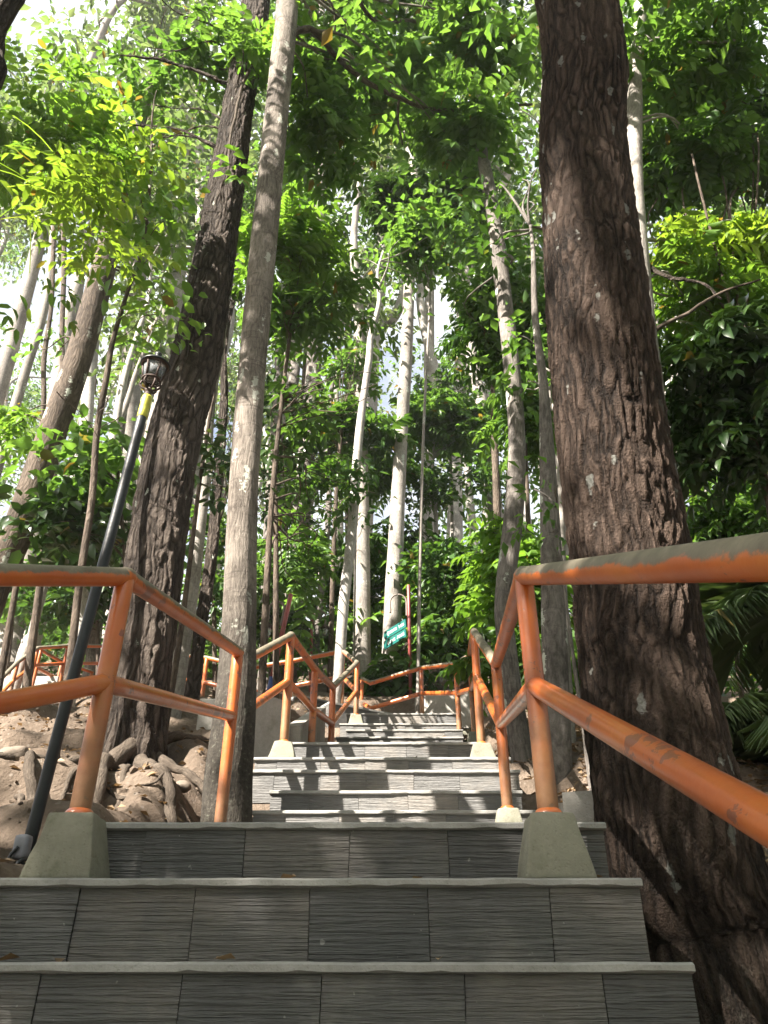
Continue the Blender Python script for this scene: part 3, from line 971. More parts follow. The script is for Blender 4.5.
def pinnate(mb, C, sprays=6, L=0.42, pairs=5, leaf=0.12, wr=0.42, elev=0.0, droop=0.35, tm=T_HI, sun=True, sticks=True):
    """compound leaves: each cluster centre carries a few fronds of paired leaflets"""
    n = len(C) * sprays
    base = np.repeat(C, sprays, 0) + rng.normal(0, 0.05, (n, 3))
    d = rdir(n, elev, 0.38)
    Ln = L * rng.uniform(0.65, 1.2, n)
    up = np.array([0, 0, 1.0])
    side = unit(np.cross(d, up + rng.normal(0, 0.25, (n, 3))))
    nr = np.cross(side, d)
    t = np.linspace(0.25, 1.0, pairs)
    for k, tt in enumerate(t):
        c = base + d * (Ln * tt)[:, None] - up * (Ln * droop * tt ** 2)[:, None]
        dd = unit(d - up * (2 * droop * tt))
        sc = leaf * (0.75 + 0.5 * np.sin(math.pi * (0.2 + 0.7 * tt))) * Ln / L
        for sg in (-1, 1):
            leaves(mb, c, dd * 0.55 + sg * side + rng.normal(0, 0.14, (n, 3)) - up * 0.18, nr + rng.normal(0, 0.22, (n, 3)), sc, wr, tm, sun)
    leaves(mb, base + d * Ln[:, None] - up * (Ln * droop)[:, None], unit(d - up * 2 * droop), nr, leaf * Ln / L, wr, tm, sun)
    if sticks:
        # the rachis as a thin strip
        tt = np.linspace(0, 1, 4)
        V = base[:, None, :] + d[:, None, :] * (Ln[:, None] * tt)[..., None] - up * (Ln[:, None] * droop * tt ** 2)[..., None]
        w = (side * 0.004)[:, None, :]
        VV = np.stack([V - w, V + w], 2).reshape(n, 8, 3)
        if sun:
            VV = VV[sun_keep(base)]
        o = (np.arange(len(VV)) * 8)[:, None, None]
        f = np.array([(0, 1, 3, 2), (2, 3, 5, 4), (4, 5, 7, 6)])
        mb.add(VV, [(o + f[None]).reshape(-1, 4)])


def broad(mb, C, per=24, spread=0.32, leaf=0.16, wr=0.5, droop=0.35, tm=T_LO, sun=True):
    n = len(C) * per
    off = rng.normal(0, 1, (n, 3)) * np.array([1, 1, 0.7]) * spread * 0.6
    c = np.repeat(C, per, 0) + off
    d = unit(off + rng.normal(0, 0.25, (n, 3))) * np.array([1, 1, 0.5]) + rng.normal(0, 0.4, (n, 3)) - np.array([0, 0, droop])
    nr = np.array([0, 0, 1.0]) + rng.normal(0, 0.45, (n, 3))
    leaves(mb, c, d, nr, leaf * rng.uniform(0.6, 1.25, n), wr, tm, sun)


def ell(c, r, n, gap=0.0, seed=0.0):
    """cluster centres in an ellipsoid, thinned by noise so that the outline is uneven"""
    r = np.broadcast_to(np.asarray(r, float), (3,))
    out = []
    while sum(len(o) for o in out) < n:
        q = rng.normal(0, 1, (n * 3, 3))
        q = unit(q) * (rng.random((n * 3, 1)) ** (0.45))
        p = np.asarray(c) + q * r
        k = vnoise(p * (0.9 / max(0.25, min(r))) + seed) > gap - rng.random(len(p)) * 0.15
        out.append(p[k])
    return np.concatenate(out)[:n]


def limbs(mb, trunk, C, n, r0=0.03, r1=0.006, seg=5):
    """branches from the trunk out to some of the cluster centres"""
    if not n: return
    idx = rng.choice(len(C), min(n, len(C)), replace=False)
    for c in C[idx]:
        d = np.linalg.norm((trunk - c) * np.array([1, 1, 0.7]), axis=1) + np.where(trunk[:, 2] > c[2] - 0.25 * np.linalg.norm((trunk - c)[:, :2], axis=1), 6.0, 0)
        a = trunk[int(np.argmin(d))]
        L = np.linalg.norm(c - a)
        m1 = a + (c - a) * 0.35 + np.array([0, 0, 0.10 * L]) + rng.normal(0, 0.05 * L, 3)
        m2 = a + (c - a) * 0.7 + np.array([0, 0, 0.07 * L]) + rng.normal(0, 0.05 * L, 3)
        P_ = crom([a, m1, m2, c], 14)
        k = min(1.0, 0.35 + L / 4)
        mb.tube(P_, np.linspace(r0 * k, r1, 14), seg)


GROUPS = {}


def trunk_path(ctrl, Y, ext=0.0, n=60, taper=0.35, lean=(0, 0), sink=0.35):
    """control rows (u, v, width in px[, Y]) from the foot up -> centre line and radii in metres"""
    rows = []
    for c in ctrl:
        y = c[3] if len(c) > 3 else Y
        p = W(c[0], c[1], y)
        rows.append([*p, c[2] * depth(c[1], y) / F / 2])
    rows = np.array(rows)
    f = rows[0].copy()
    gz = float(ground(f[0], f[1]))
    if f[2] > gz - 0.02:
        d = rows[0] - rows[min(2, len(rows) - 1)]
        h = f[2] - gz + sink
        foot = f.copy()
        foot[:3] = f[:3] + d[:3] / abs(d[2] + 1e-6) * h * 0.6 * np.array([1, 1, 0])
        foot[2] = gz - sink
        foot[3] = f[3] * 1.12
        rows = np.concatenate([foot[None], rows])
    if ext:
        d = rows[-1] - rows[-3 if len(rows) > 3 else -2]
        u = d[:3] / np.linalg.norm(d[:3])
        u = unit(u * 0.8 + np.array([lean[0], lean[1], 0.6]))
        t0, r0 = rows[-1][:3].copy(), rows[-1][3]
        for k, q in ((0.35, 0.8), (0.7, 0.55), (1.0, taper)):
            e = np.concatenate([t0 + u * ext * k + rng.normal(0, 0.025 * ext, 3) * np.array([1, 1, 0]), [r0 * q]])
            rows = np.concatenate([rows, e[None]])
    return crom(rows, n)


def flare(P_, k=0.5, h=0.5):
    z = P_[:, 2] - P_[0, 2]
    P_[:, 3] *= 1 + k * np.exp(-z / h)
    return P_


def tree(name, label, ctrl, Y, bark, ext=4.0, crowns=(), seg=14, n=60, group=None, fl=0.25, cat='tree', nl=8, squash=None, bumpy=0.04, lr=0.03, lean=(0, 0), bark_attr=True, flh=0.5, sink=0.35):
    P_ = flare(trunk_path(ctrl, Y, ext, n, lean=lean, sink=sink), fl, flh)
    root = empty(name, P_[0][:3] + np.array([0, 0, 0.35]), label, cat, group)
    mb = MB()
    sd = rng.random(3) * 50

    def sq(i, ph):
        c = np.stack([np.cos(ph)[None] * 1.2 + 0 * i[:, None], np.sin(ph)[None] * 1.2 + 0 * i[:, None], (P_[:, 2] * 0.9)[i][:, None] + 0 * ph[None]], -1) + sd
        return 1 + bumpy * 2.2 * fbm(c, 3)
    mb.tube(P_[:, :3], np.maximum(P_[:, 3], 0.004), seg, squash=sq)
    crowns = list(crowns)
    cm = {}
    for c in crowns:
        c = dict(c)
        if 'at' in c: ctr = W(*c['at'])
        elif 'top' in c: ctr = P_[-1][:3] + np.array(c['top'])
        else: ctr = np.array(c['c'], float)
        C = ell(ctr, c['r'], c['n'], c.get('gap', 0.0), float(sd[0]))
        limbs(mb, P_[:, :3][2:], C, c.get('nl', nl), c.get('lr', lr), 0.005)
        q = cm.setdefault(c['m'], MB())
        k = c.get('k', 'broad')
        if k == 'pin':
            pinnate(q, C, c.get('sp', 6), c.get('L', 0.42), c.get('pairs', 5), c.get('leaf', 0.12), c.get('wr', 0.42), c.get('elev', 0.0), c.get('droop', 0.35), c.get('tm', T_HI), c.get('sun', True))
        else:
            broad(q, C, c.get('per', 24), c.get('spread', 0.32), c.get('leaf', 0.16), c.get('wr', 0.5), c.get('droop', 0.35), c.get('tm', T_LO), c.get('sun', True))
    mb.build('trunk', M[bark], root, attr=True)
    for m, q in cm.items():
        if q.n: q.build('crown', M[m], root)
    return root, P_
# ================================================================== the big near trees
def ydiam(v, w, diam):
    return diam * F / w * (CT - (512 - v) / F * ST)


T3 = [(725, 1010, 160, .56), (700, 930, 148, .55), (673, 830, 141, .54), (655, 740, 130, .52), (641, 650, 119, .505), (631, 560, 114, .50), (612, 430, 107, .49), (597, 300, 98, .47), (583, 150, 85, .45), (576, 0, 76, .435)]
T3 = [(u, v, w, ydiam(v, w, d)) for u, v, w, d in T3]
tree('large_tree', 'massive rough reddish brown trunk with lichen spots right of the steps', T3, 3.0, 'bark_big', 9.0, [
    dict(m='mid', c=(1.9, 3.2, 11.5), r=(2.6, 2.4, 2.0), n=110, per=26, spread=0.5, leaf=0.2, nl=14, lr=0.07),
    dict(m='mid', c=(-0.2, 0.3, 13.5), r=(3.2, 2.6, 1.6), n=110, per=26, spread=0.5, leaf=0.2, nl=10, lr=0.07)],
    seg=150, n=760, fl=0.16, bumpy=0.05, flh=0.8)
T1 = [(130, 750, 68), (134, 720, 61), (146, 640, 57), (158, 540, 56), (174, 440, 52), (200, 340, 46), (224, 200, 36), (240, 100, 30), (256, 0, 28)]
Y1 = 5.75
_, P1 = tree('large_tree', 'dark furrowed brown trunk rising from exposed roots behind the near left railing', T1, Y1, 'bark_dark', 7.0, [
    dict(m='mid', k='pin', at=(150, 45, 5.6), r=(1.3, 0.9, 0.75), n=46, sp=7, L=0.5, leaf=0.16, wr=0.45, nl=6, lr=0.025),
    dict(m='bright', k='pin', at=(110, 95, 5.4), r=(0.9, 0.7, 0.5), n=22, sp=6, L=0.5, leaf=0.16, wr=0.45, nl=4, lr=0.02),
    dict(m='mid', k='pin', at=(245, 60, 5.4), r=(0.55, 0.5, 0.4), n=9, sp=6, L=0.45, leaf=0.15, wr=0.5, nl=3, lr=0.02),
    dict(m='bright', k='pin', at=(236, 175, 5.2), r=(0.25, 0.2, 0.2), n=3, sp=4, L=0.35, leaf=0.14, wr=0.5, nl=2, lr=0.012),
    dict(m='mid', c=(-2.6, 5.2, 18.0), r=(3.2, 3.0, 2.6), n=130, per=24, spread=0.55, leaf=0.22, nl=14, lr=0.06)],
    seg=110, n=620, fl=0.35, bumpy=0.05, flh=0.35)
T2 = [(226, 840, 50), (229, 780, 48), (236, 700, 42), (239, 620, 35), (243, 500, 30), (254, 350, 27), (268, 200, 25), (279, 90, 23), (288, 0, 22)]
tree('mottled_tree', 'slim pale mottled trunk with mossy dark foot at the left edge of the steps', T2, 4.85, 'bark_mottled', 6.0, [
    dict(m='mid', k='pin', at=(430, 70, 6.6), r=(1.45, 0.9, 0.95), n=50, sp=7, L=0.52, leaf=0.165, wr=0.5, nl=8, lr=0.035),
    dict(m='mid', k='pin', at=(330, 120, 6.2), r=(0.8, 0.7, 0.6), n=20, sp=7, L=0.5, leaf=0.16, wr=0.5, nl=4, lr=0.025),
    dict(m='mid', k='pin', at=(470, 135, 6.6), r=(0.8, 0.6, 0.45), n=17, sp=6, L=0.5, leaf=0.16, wr=0.5, nl=3, lr=0.025),
    dict(m='bright', k='pin', at=(300, 40, 5.2), r=(0.3, 0.3, 0.35), n=5, sp=5, L=0.4, leaf=0.13, wr=0.5, nl=3, lr=0.015),
    dict(m='deep', k='pin', at=(360, 20, 6.8), r=(1.2, 0.8, 0.5), n=22, sp=6, L=0.5, leaf=0.16, wr=0.5, nl=4, lr=0.03),
    dict(m='mid', c=(-0.8, 5.6, 16.5), r=(2.6, 2.4, 1.8), n=70, per=24, spread=0.5, leaf=0.2, nl=10, lr=0.05)],
    seg=64, n=420, fl=0.2, bumpy=0.06, flh=0.4)
# the two long bare boughs that carry the leaf roof in the middle
P0 = [(-22, 90, 30, 2.6), (-12, 50, 30, 2.6), (3, 0, 30, 2.6)]
rows = np.array([[-2.9, 2.6, 0.8 + CZ, .15], [-2.8, 2.6, 2.5 + CZ, .13], *[[*W(u, v, y), w * depth(v, y) / F / 2] for u, v, w, y in P0]])


def tree3(name, label, rows, bark, crowns, seg=20, n=90, group=None, cat='tree', lr=0.05):
    """tree from world-space rows x, y, z, r"""
    P_ = flare(crom(rows, n), 0.3, 0.5)
    root = empty(name, P_[0][:3] + np.array([0, 0, 0.3]), label, cat, group)
    mb = MB()
    mb.tube(P_[:, :3], P_[:, 3], seg, squash=lambda i, ph: 1 + 0.12 * fbm(np.stack([np.cos(ph)[None] + 0 * i[:, None], np.sin(ph)[None] + 0 * i[:, None], P_[:, 2][i][:, None] + 0 * ph[None]], -1), 3))
    cm = {}
    for c in crowns:
        C = ell(W(*c['at']) if 'at' in c else np.array(c['c'], float), c['r'], c['n'], c.get('gap', 0.0), rng.random() * 50)
        limbs(mb, P_[:, :3], C, c.get('nl', 8), c.get('lr', lr), 0.006)
        q = cm.setdefault(c['m'], MB())
        if c.get('k') == 'pin':
            pinnate(q, C, c.get('sp', 6), c.get('L', 0.42), c.get('pairs', 5), c.get('leaf', 0.12), c.get('wr', 0.42), c.get('elev', 0), c.get('droop', 0.35))
        else:
            broad(q, C, c.get('per', 24), c.get('spread', 0.5), c.get('leaf', 0.2), c.get('wr', 0.5), c.get('droop', 0.35), c.get('tm', T_LO))
    mb.build('trunk', M[bark], root, attr=True)
    for m, q in cm.items():
        if q.n: q.build('crown', M[m], root)
    return root


rows[0][2] = float(ground(rows[0][0], rows[0][1])) - 0.3
rows = np.concatenate([rows, [[*(rows[-1][:3] + (0.2, 0, 2.5)), .12], [*(rows[-1][:3] + (0.3, -.2, 5.0)), .07]]])
tree3('shade_tree', 'dark trunk crossing the top left corner with bright leafy boughs below it', rows, 'bark_dark', [
    dict(m='yellow', k='pin', at=(40, 215, 4.3), r=(0.9, 0.7, 0.42), n=30, sp=6, L=0.42, leaf=0.125, wr=0.42, nl=0, lr=0.02),
    dict(m='bright', k='pin', at=(35, 140, 4.6), r=(0.75, 0.6, 0.4), n=18, sp=6, L=0.42, leaf=0.125, wr=0.42, nl=0, lr=0.02),
    dict(m='mid', k='pin', at=(20, 290, 4.8), r=(0.6, 0.5, 0.45), n=16, sp=6, L=0.42, leaf=0.13, wr=0.42, nl=0, lr=0.012),
    dict(m='mid', c=(-3.9, 1.0, 11.5), r=(3.2, 2.4, 2.0), n=120, per=26, leaf=0.22, nl=12)])
# unseen trees added outside the frame, their crowns placed to shade the lower steps
OUT = [(-7.9, -4.1, 11.6, 2.5), (-6.2, -3.6, 15.5, 2.2), (-9.1, 0.1, 14.3, 2.2), (-6.6, -5.4, 10.2, 1.9), (4.5, 0.5, 12.0, 2.8)]
NAMES = ['added shade tree on the lower left bank out of the frame', 'taller added shade tree beside it on the lower left bank', 'added shade tree on the left bank level with the railing', 'smaller added shade tree lowest on the left bank', 'added shade tree right of the lower steps']
for (x, y, z, r), nm in zip(OUT, NAMES):
    gz = float(ground(x, y)) - 0.3
    tree3('shade_tree', nm, np.array([[x, y, gz, .2], [x + .1, y, gz + 3, .17], [x, y + .1, gz + 6, .14], [x, y, z, .08]]), 'bark_brown',
          [dict(m='mid', c=(x, y, z), r=(r, r, r * 0.65), n=int(26 * r * r), per=26, spread=0.5, leaf=0.24, nl=12)], group='added shade trees around the photographer')

# the wood closes behind the photographer too: copies of one leafy tree down the slope
x, y, z, r = 6.5, -6.0, 5.5, 3.4
gz = float(ground(x, y)) - 0.3
bt = tree3('shade_tree', 'leafy tree in the wood down the slope behind the photographer', np.array([[0, 0, -0.3, .2], [.1, .1, 3, .17], [0, .1, 6, .14], [0.1, 0, 9.5, .08]]), 'bark_brown',
           [dict(m='mid', c=(0, 0, 8.0), r=(r, r, r * 0.9), n=210, per=22, spread=0.6, leaf=0.28, nl=10), dict(m='deep', c=(0, 0, 2.6), r=(r, r, 1.9), n=110, per=22, spread=0.6, leaf=0.28, nl=0)], group='leafy trees down the slope behind the photographer')
for ch in bt.children: ch.location = Vector((0, 0, 0))
for k, (x, y, a) in enumerate([(6.5, -6.0, 0.3), (1.0, -8.5, 1.4), (-5.5, -9.5, 2.6), (8.5, -0.5, 3.3), (-11.5, -7.0, 4.4), (4.5, -12.5, 5.2), (-2.5, -14.5, 0.9), (-13.5, -0.5, 2.0), (12.5, -9.0, 5.9), (10.5, 4.5, 1.1)]):
    o = bt
    if k:
        o = bt.copy(); COL.objects.link(o)
        for ch in bt.children:
            d = ch.copy(); COL.objects.link(d); d.parent = o
    o.location = (x, y, float(ground(x, y)))
    o.rotation_euler = (0, 0, a)

# ================================================================== nearer slim trees
def tr(*a, **k): return tree(*a, **k)


tr('slender_tree', 'thin pale knobbly stem hugging the right side of the massive trunk', [(640, 760, 20), (662, 600, 21), (664, 500, 21), (655, 420, 21), (652, 380, 20), (643, 300, 20), (636, 200, 16), (634, 140, 15), (636, 60, 13), (640, 0, 12)], 4.9, 'bark_pale', 5.0, [
    dict(m='mid', k='pin', at=(700, 60, 5.2), r=(1.1, 0.9, 0.9), n=40, sp=7, L=0.5, leaf=0.16, wr=0.45, nl=4, lr=0.02),
    dict(m='yellow', k='pin', at=(715, 245, 5.2), r=(0.75, 0.6, 0.35), n=22, sp=6, L=0.42, leaf=0.15, wr=0.36, nl=3, lr=0.03),
    dict(m='bright', k='pin', at=(690, 300, 5.4), r=(0.7, 0.6, 0.35), n=16, sp=6, L=0.42, leaf=0.14, wr=0.38, nl=3, lr=0.02),
    dict(m='deep', k='pin', at=(700, 165, 5.8), r=(0.9, 0.6, 0.55), n=28, sp=6, L=0.45, leaf=0.16, wr=0.42, nl=3, lr=0.02)], seg=28, n=160, bumpy=0.10)
tr('leaning_tree', 'grey brown trunk leaning left behind the orange right hand posts', [(532, 830, 23), (524, 770, 22), (516, 720, 20), (507, 650, 19), (504, 600, 18), (513, 520, 20), (517, 440, 17), (510, 350, 16), (497, 240, 15), (487, 180, 13), (480, 140, 11), (474, 80, 8)], 6.7, 'bark_grey', 3.0, [
    dict(m='deep', at=(500, 300, 8.5), r=(0.8, 0.6, 0.8), n=20, per=26, leaf=0.17, nl=2),
    dict(m='dark', top=(0.3, 0.3, -0.3), r=(1.5, 1.4, 0.9), n=20, per=24, leaf=0.2)], seg=26, n=200)
tr('slender_tree', 'pale straight trunk showing between the near right post and the massive trunk', [(557, 800, 27), (556, 700, 25), (553, 600, 24), (549, 500, 18), (546, 430, 13), (543, 380, 9)], 5.7, 'bark_grey', 2.5, [
    dict(m='deep', top=(0, 0.4, 0.5), r=(0.9, 0.9, 0.9), n=16, per=24, leaf=0.16)], seg=26, n=140)
tr('young_tree', 'short grey stem standing on the bank behind the low mossy kerb', [(571, 780, 14), (568, 720, 12), (565, 650, 10), (562, 560, 8), (560, 450, 6)], 6.4, 'bark_pale', 1.0, [
    dict(m='mid', top=(0, 0, 0.2), r=(0.6, 0.6, 0.6), n=9, leaf=0.15)], seg=14, n=60)
tr('sapling', 'stick thin bare sapling beside the low mossy kerb', [(594, 805, 5), (588, 760, 5), (582, 715, 4), (575, 670, 4), (566, 600, 3)], 5.2, 'bark_grey', 0.8, [
    dict(m='mid', top=(0, 0, 0), r=(0.3, 0.3, 0.3), n=4, leaf=0.12)], seg=8, n=40, cat='sapling')
tr('sapling', 'thin crooked grey brown sapling crossing behind the black lamp pole with big hanging yellow leaves', [(56, 748, 9), (66, 690, 8), (72, 650, 8), (80, 580, 8), (92, 500, 7), (97, 430, 7), (106, 380, 6), (113, 340, 5), (128, 290, 4), (142, 250, 4), (150, 180, 3), (152, 120, 2)], 5.2, 'bark_brown', 0.6, [
    dict(m='yellow', at=(148, 150, 5.0), r=(0.32, 0.3, 0.75), n=22, per=13, spread=0.3, leaf=0.17, wr=0.62, droop=0.6, tm=T_HI, nl=8, lr=0.006),
    dict(m='bright', at=(135, 240, 5.1), r=(0.42, 0.35, 0.5), n=16, per=12, spread=0.3, leaf=0.16, wr=0.62, droop=0.6, tm=T_HI, nl=6, lr=0.006),
    dict(m='bright', at=(160, 310, 5.1), r=(0.25, 0.2, 0.3), n=8, per=11, spread=0.26, leaf=0.13, wr=0.62, droop=0.5, tm=T_HI, nl=3, lr=0.005),
    dict(m='bright', at=(85, 400, 5.0), r=(0.35, 0.3, 0.16), n=6, per=10, spread=0.3, leaf=0.19, wr=0.62, droop=0.35, tm=T_HI, nl=4, lr=0.006)], seg=10, n=110, bumpy=0.12, cat='sapling')
tr('leaning_tree', 'grey brown trunk leaning strongly right at the left edge of the photo', [(-12, 600, 32), (0, 570, 31), (22, 520, 30), (50, 440, 27), (75, 370, 26), (95, 300, 24), (107, 255, 22), (118, 200, 18)], 8.0, 'bark_brown', 4.0, [
    dict(m='mid', at=(60, 330, 8.5), r=(0.8, 0.6, 0.6), n=16, leaf=0.17, nl=3),
    dict(m='bright', k='pin', at=(30, 430, 8.8), r=(0.7, 0.6, 0.6), n=12, sp=5, L=0.45, leaf=0.15, wr=0.44, nl=3),
    dict(m='mid', k='pin', at=(140, 330, 9.0), r=(0.5, 0.5, 0.9), n=14, sp=5, L=0.45, leaf=0.15, wr=0.44, nl=3),
    dict(m='mid', top=(0.2, 0.5, 0.5), r=(1.8, 1.6, 1.2), n=34, leaf=0.22)], seg=24, n=120)
tr('slender_tree', 'pale grey trunk left of the mottled trunk behind the railing panel', [(170, 725, 16), (182, 650, 15), (190, 600, 15), (198, 540, 13), (204, 490, 11), (212, 400, 8)], 8.4, 'bark_pale', 3.0, [
    dict(m='deep', top=(0, 0, 0), r=(0.9, 0.9, 0.9), n=16, leaf=0.16)], seg=18, n=80)
tr('slender_tree', 'dark flaky trunk pressed against a pale one between the two near left trunks', [(190, 712, 14), (198, 650, 13), (205, 600, 12), (211, 560, 12), (218, 480, 10), (224, 400, 8)], 8.8, 'bark_dark', 3.0, [
    dict(m='dark', top=(0, 0, -0.6), r=(0.8, 0.8, 0.9), n=18, leaf=0.16)], seg=16, n=80)
tr('sapling', 'thin straight stem between the dark furrowed trunk and the mottled trunk', [(163, 740, 6), (178, 650, 6), (190, 560, 5), (200, 480, 4), (208, 430, 4)], 7.0, 'bark_brown', 0.8, [
    dict(m='dark', at=(222, 450, 7.0), r=(0.3, 0.3, 0.5), n=12, per=18, leaf=0.15, tm=T_HI, nl=4, lr=0.006)], seg=8, n=50, cat='sapling')
tr('slender_tree', 'thin sunlit trunk with a bright white edge behind the black lamp pole', [(64, 730, 12), (74, 670, 11), (84, 610, 11), (95, 540, 10), (110, 460, 9), (124, 380, 7)], 9.3, 'bark_white', 3.0, [
    dict(m='deep', at=(85, 520, 9.0), r=(0.65, 0.5, 0.9), n=34, per=22, leaf=0.19, wr=0.6, nl=8, lr=0.008),
    dict(m='mid', top=(0, 0, 0), r=(0.9, 0.8, 0.8), n=14, leaf=0.18)], seg=14, n=70)
tr('broad_tree', 'wide pale buttressed trunk at the far left behind the winding railing', [(4, 680, 54), (12, 640, 36), (28, 560, 27), (40, 500, 23), (50, 440, 21), (62, 370, 17)], 13.0, 'bark_pale', 6.0, [
    dict(m='far', top=(0, 0, 0), r=(2.2, 2.0, 1.8), n=34, per=26, spread=0.5, leaf=0.24)], seg=24, n=70, fl=0.5)
tr('slender_tree', 'thin pale stem on the far left between the leaning trunk and the photo edge', [(-6, 480, 10), (8, 430, 10), (26, 370, 9), (44, 310, 8), (52, 250, 7)], 11, 'bark_pale', 4.0, [
    dict(m='far', top=(0, 0, 0), r=(1.5, 1.5, 1.2), n=24, leaf=0.22)], seg=12, n=60)

# ================================================================== middle distance trees
MID = [
    ('straight pale grey trunk right of centre ending above the teal sign', [(390, 690, 18), (393, 600, 17), (397, 520, 15), (401, 440, 13), (406, 360, 12), (410, 270, 11), (413, 220, 10)], 13.0, 'bark_pale', 5.0, 'slender_tree'),
    ('wavy whitish thin trunk left of centre above the far railing corner', [(335, 700, 12), (338, 680, 11), (344, 600, 11), (352, 530, 10), (357, 460, 9), (362, 410, 8), (369, 360, 7), (371, 335, 6)], 10.7, 'bark_white', 2.5, 'slender_tree'),
    ('straight grey trunk just right of the wavy whitish one', [(362, 700, 17), (362, 600, 17), (362, 520, 15), (361, 440, 13), (360, 370, 12), (358, 300, 10)], 13.2, 'bark_pale', 6.0, 'straight_tree'),
    ('dark mottled trunk hidden behind the wavy whitish one', [(350, 700, 15), (352, 600, 14), (351, 520, 12), (350, 440, 10), (350, 380, 9)], 16.5, 'bark_brown', 6.0, 'straight_tree'),
    ('wide pale trunk seen left of the lantern on the black pole', [(118, 640, 25), (124, 500, 23), (128, 420, 22), (132, 360, 20), (137, 280, 18), (142, 220, 16), (150, 100, 13)], 15.0, 'bark_pale', 5.0, 'straight_tree'),
    ('grey trunk right of the mottled trunk above the left hook pole', [(266, 660, 14), (268, 580, 13), (271, 500, 12), (276, 420, 10), (282, 330, 8)], 14.0, 'bark_grey', 5.0, 'straight_tree'),
    ('thin brown trunk rising behind the thin maroon hook pole', [(298, 660, 9), (300, 560, 9), (302, 480, 8), (305, 380, 7), (312, 270, 6), (322, 190, 6)], 17.0, 'bark_brown', 5.0, 'slender_tree'),
    ('pale forked trunk in the bright gap right of centre', [(448, 600, 9), (452, 520, 9), (455, 460, 9), (462, 400, 8), (470, 350, 7), (474, 300, 5)], 19.0, 'bark_white', 5.0, 'forked_tree'),
    ('thin pale trunk beside the grey brown leaning trunk', [(484, 620, 8), (486, 520, 8), (488, 430, 7), (486, 340, 7), (478, 260, 6)], 17.5, 'bark_pale', 6.0, 'slender_tree'),
    ('very tall pale trunk at the top left above the dark leaning bough', [(170, 420, 18), (176, 300, 17), (183, 160, 15), (190, 60, 14), (203, 0, 14)], 16.0, 'bark_white', 5.0, 'tall_tree'),
    ('thin tall grey trunk beside the very tall pale one at the top left', [(200, 420, 8), (199, 300, 7), (198, 150, 6), (196, 0, 5)], 15.0, 'bark_pale', 4.0, 'tall_tree'),
    ('tall pale trunk leaning right in the gap beside the mottled trunk', [(292, 330, 11), (303, 205, 10), (312, 160, 9), (319, 120, 8), (330, 60, 7)], 17.0, 'bark_pale', 5.0, 'leaning_tree'),
    ('thinner grey trunk leaning right in the same gap under the long bough', [(300, 330, 10), (312, 230, 9), (325, 170, 8), (338, 140, 7), (370, 90, 7), (392, 60, 6)], 16.0, 'bark_grey', 4.0, 'leaning_tree'),
    ('wide pale limb curving up behind the central leaf mass', [(368, 420, 18), (372, 340, 17), (378, 290, 15), (381, 250, 13), (388, 200, 10)], 18.0, 'bark_white', 5.0, 'broad_tree'),
    ('pale limb curving right beside the wide pale one in the centre', [(372, 345, 10), (388, 325, 11), (402, 300, 10), (409, 250, 9), (415, 180, 8)], 18.6, 'bark_white', 4.0, 'broad_tree'),
    ('tall white trunk above the leaf roof near the top centre', [(430, 240, 9), (434, 150, 9), (437, 60, 9), (440, 0, 8)], 20.0, 'bark_white', 5.0, 'tall_tree'),
    ('tall pale trunk near the top right of the leaf roof', [(470, 160, 9), (482, 80, 9), (492, 0, 10)], 19.0, 'bark_white', 4.0, 'tall_tree'),
    ('pale trunk at the far right edge above the palm', [(764, 620, 12), (758, 520, 12), (752, 440, 11), (745, 360, 9)], 11.0, 'bark_pale', 4.0, 'slender_tree'),
    ('blurred pale trunk behind the dark leaves right of the massive trunk', [(664, 480, 16), (668, 420, 15), (676, 350, 14), (684, 260, 11)], 14.0, 'bark_white', 5.0, 'slender_tree'),
    ('brown trunk behind the right railing at the foot of the green shrub', [(490, 700, 10), (494, 620, 10), (497, 520, 8), (494, 420, 7)], 10.5, 'bark_brown', 4.0, 'slender_tree'),
    ('thin grey trunk leaning over the left middle railing', [(312, 690, 7), (320, 600, 7), (328, 520, 6), (330, 440, 5)], 13.5, 'bark_grey', 4.0, 'slender_tree'),
    ('grey trunk in the shade left of the dark furrowed trunk', [(92, 660, 13), (104, 560, 12), (116, 460, 11), (130, 340, 9)], 12.5, 'bark_grey', 5.0, 'slender_tree'),
    ('pale leaning stem crossing the dark leaf cluster at the left', [(30, 640, 8), (52, 560, 8), (78, 500, 7), (120, 420, 6)], 10.5, 'bark_pale', 3.0, 'leaning_tree'),
    ('very thin dark stem by the left edge under the bright leaves', [(40, 440, 5), (44, 360, 5), (52, 300, 4), (54, 230, 4)], 9.0, 'bark_brown', 2.0, 'sapling'),
    ('thin bare stem in the bright gap left of the leaning trunk top', [(60, 420, 6), (62, 330, 5), (64, 250, 5), (60, 180, 4)], 10.0, 'bark_brown', 2.5, 'sapling'),
]
for k, (lab, ctrl, Yt, bk, ext, nm) in enumerate(MID):
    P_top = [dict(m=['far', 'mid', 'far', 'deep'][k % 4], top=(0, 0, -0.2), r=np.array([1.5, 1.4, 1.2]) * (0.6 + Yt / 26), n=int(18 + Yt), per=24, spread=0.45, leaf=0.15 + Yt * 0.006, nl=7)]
    if nm == 'sapling': P_top = [dict(m='mid', top=(0, 0, 0), r=(0.4, 0.4, 0.4), n=7, leaf=0.14, per=14)]
    tr(nm, lab, ctrl, Yt, bk, ext, P_top, seg=12, n=60, cat='sapling' if nm == 'sapling' else 'tree', fl=0.3)

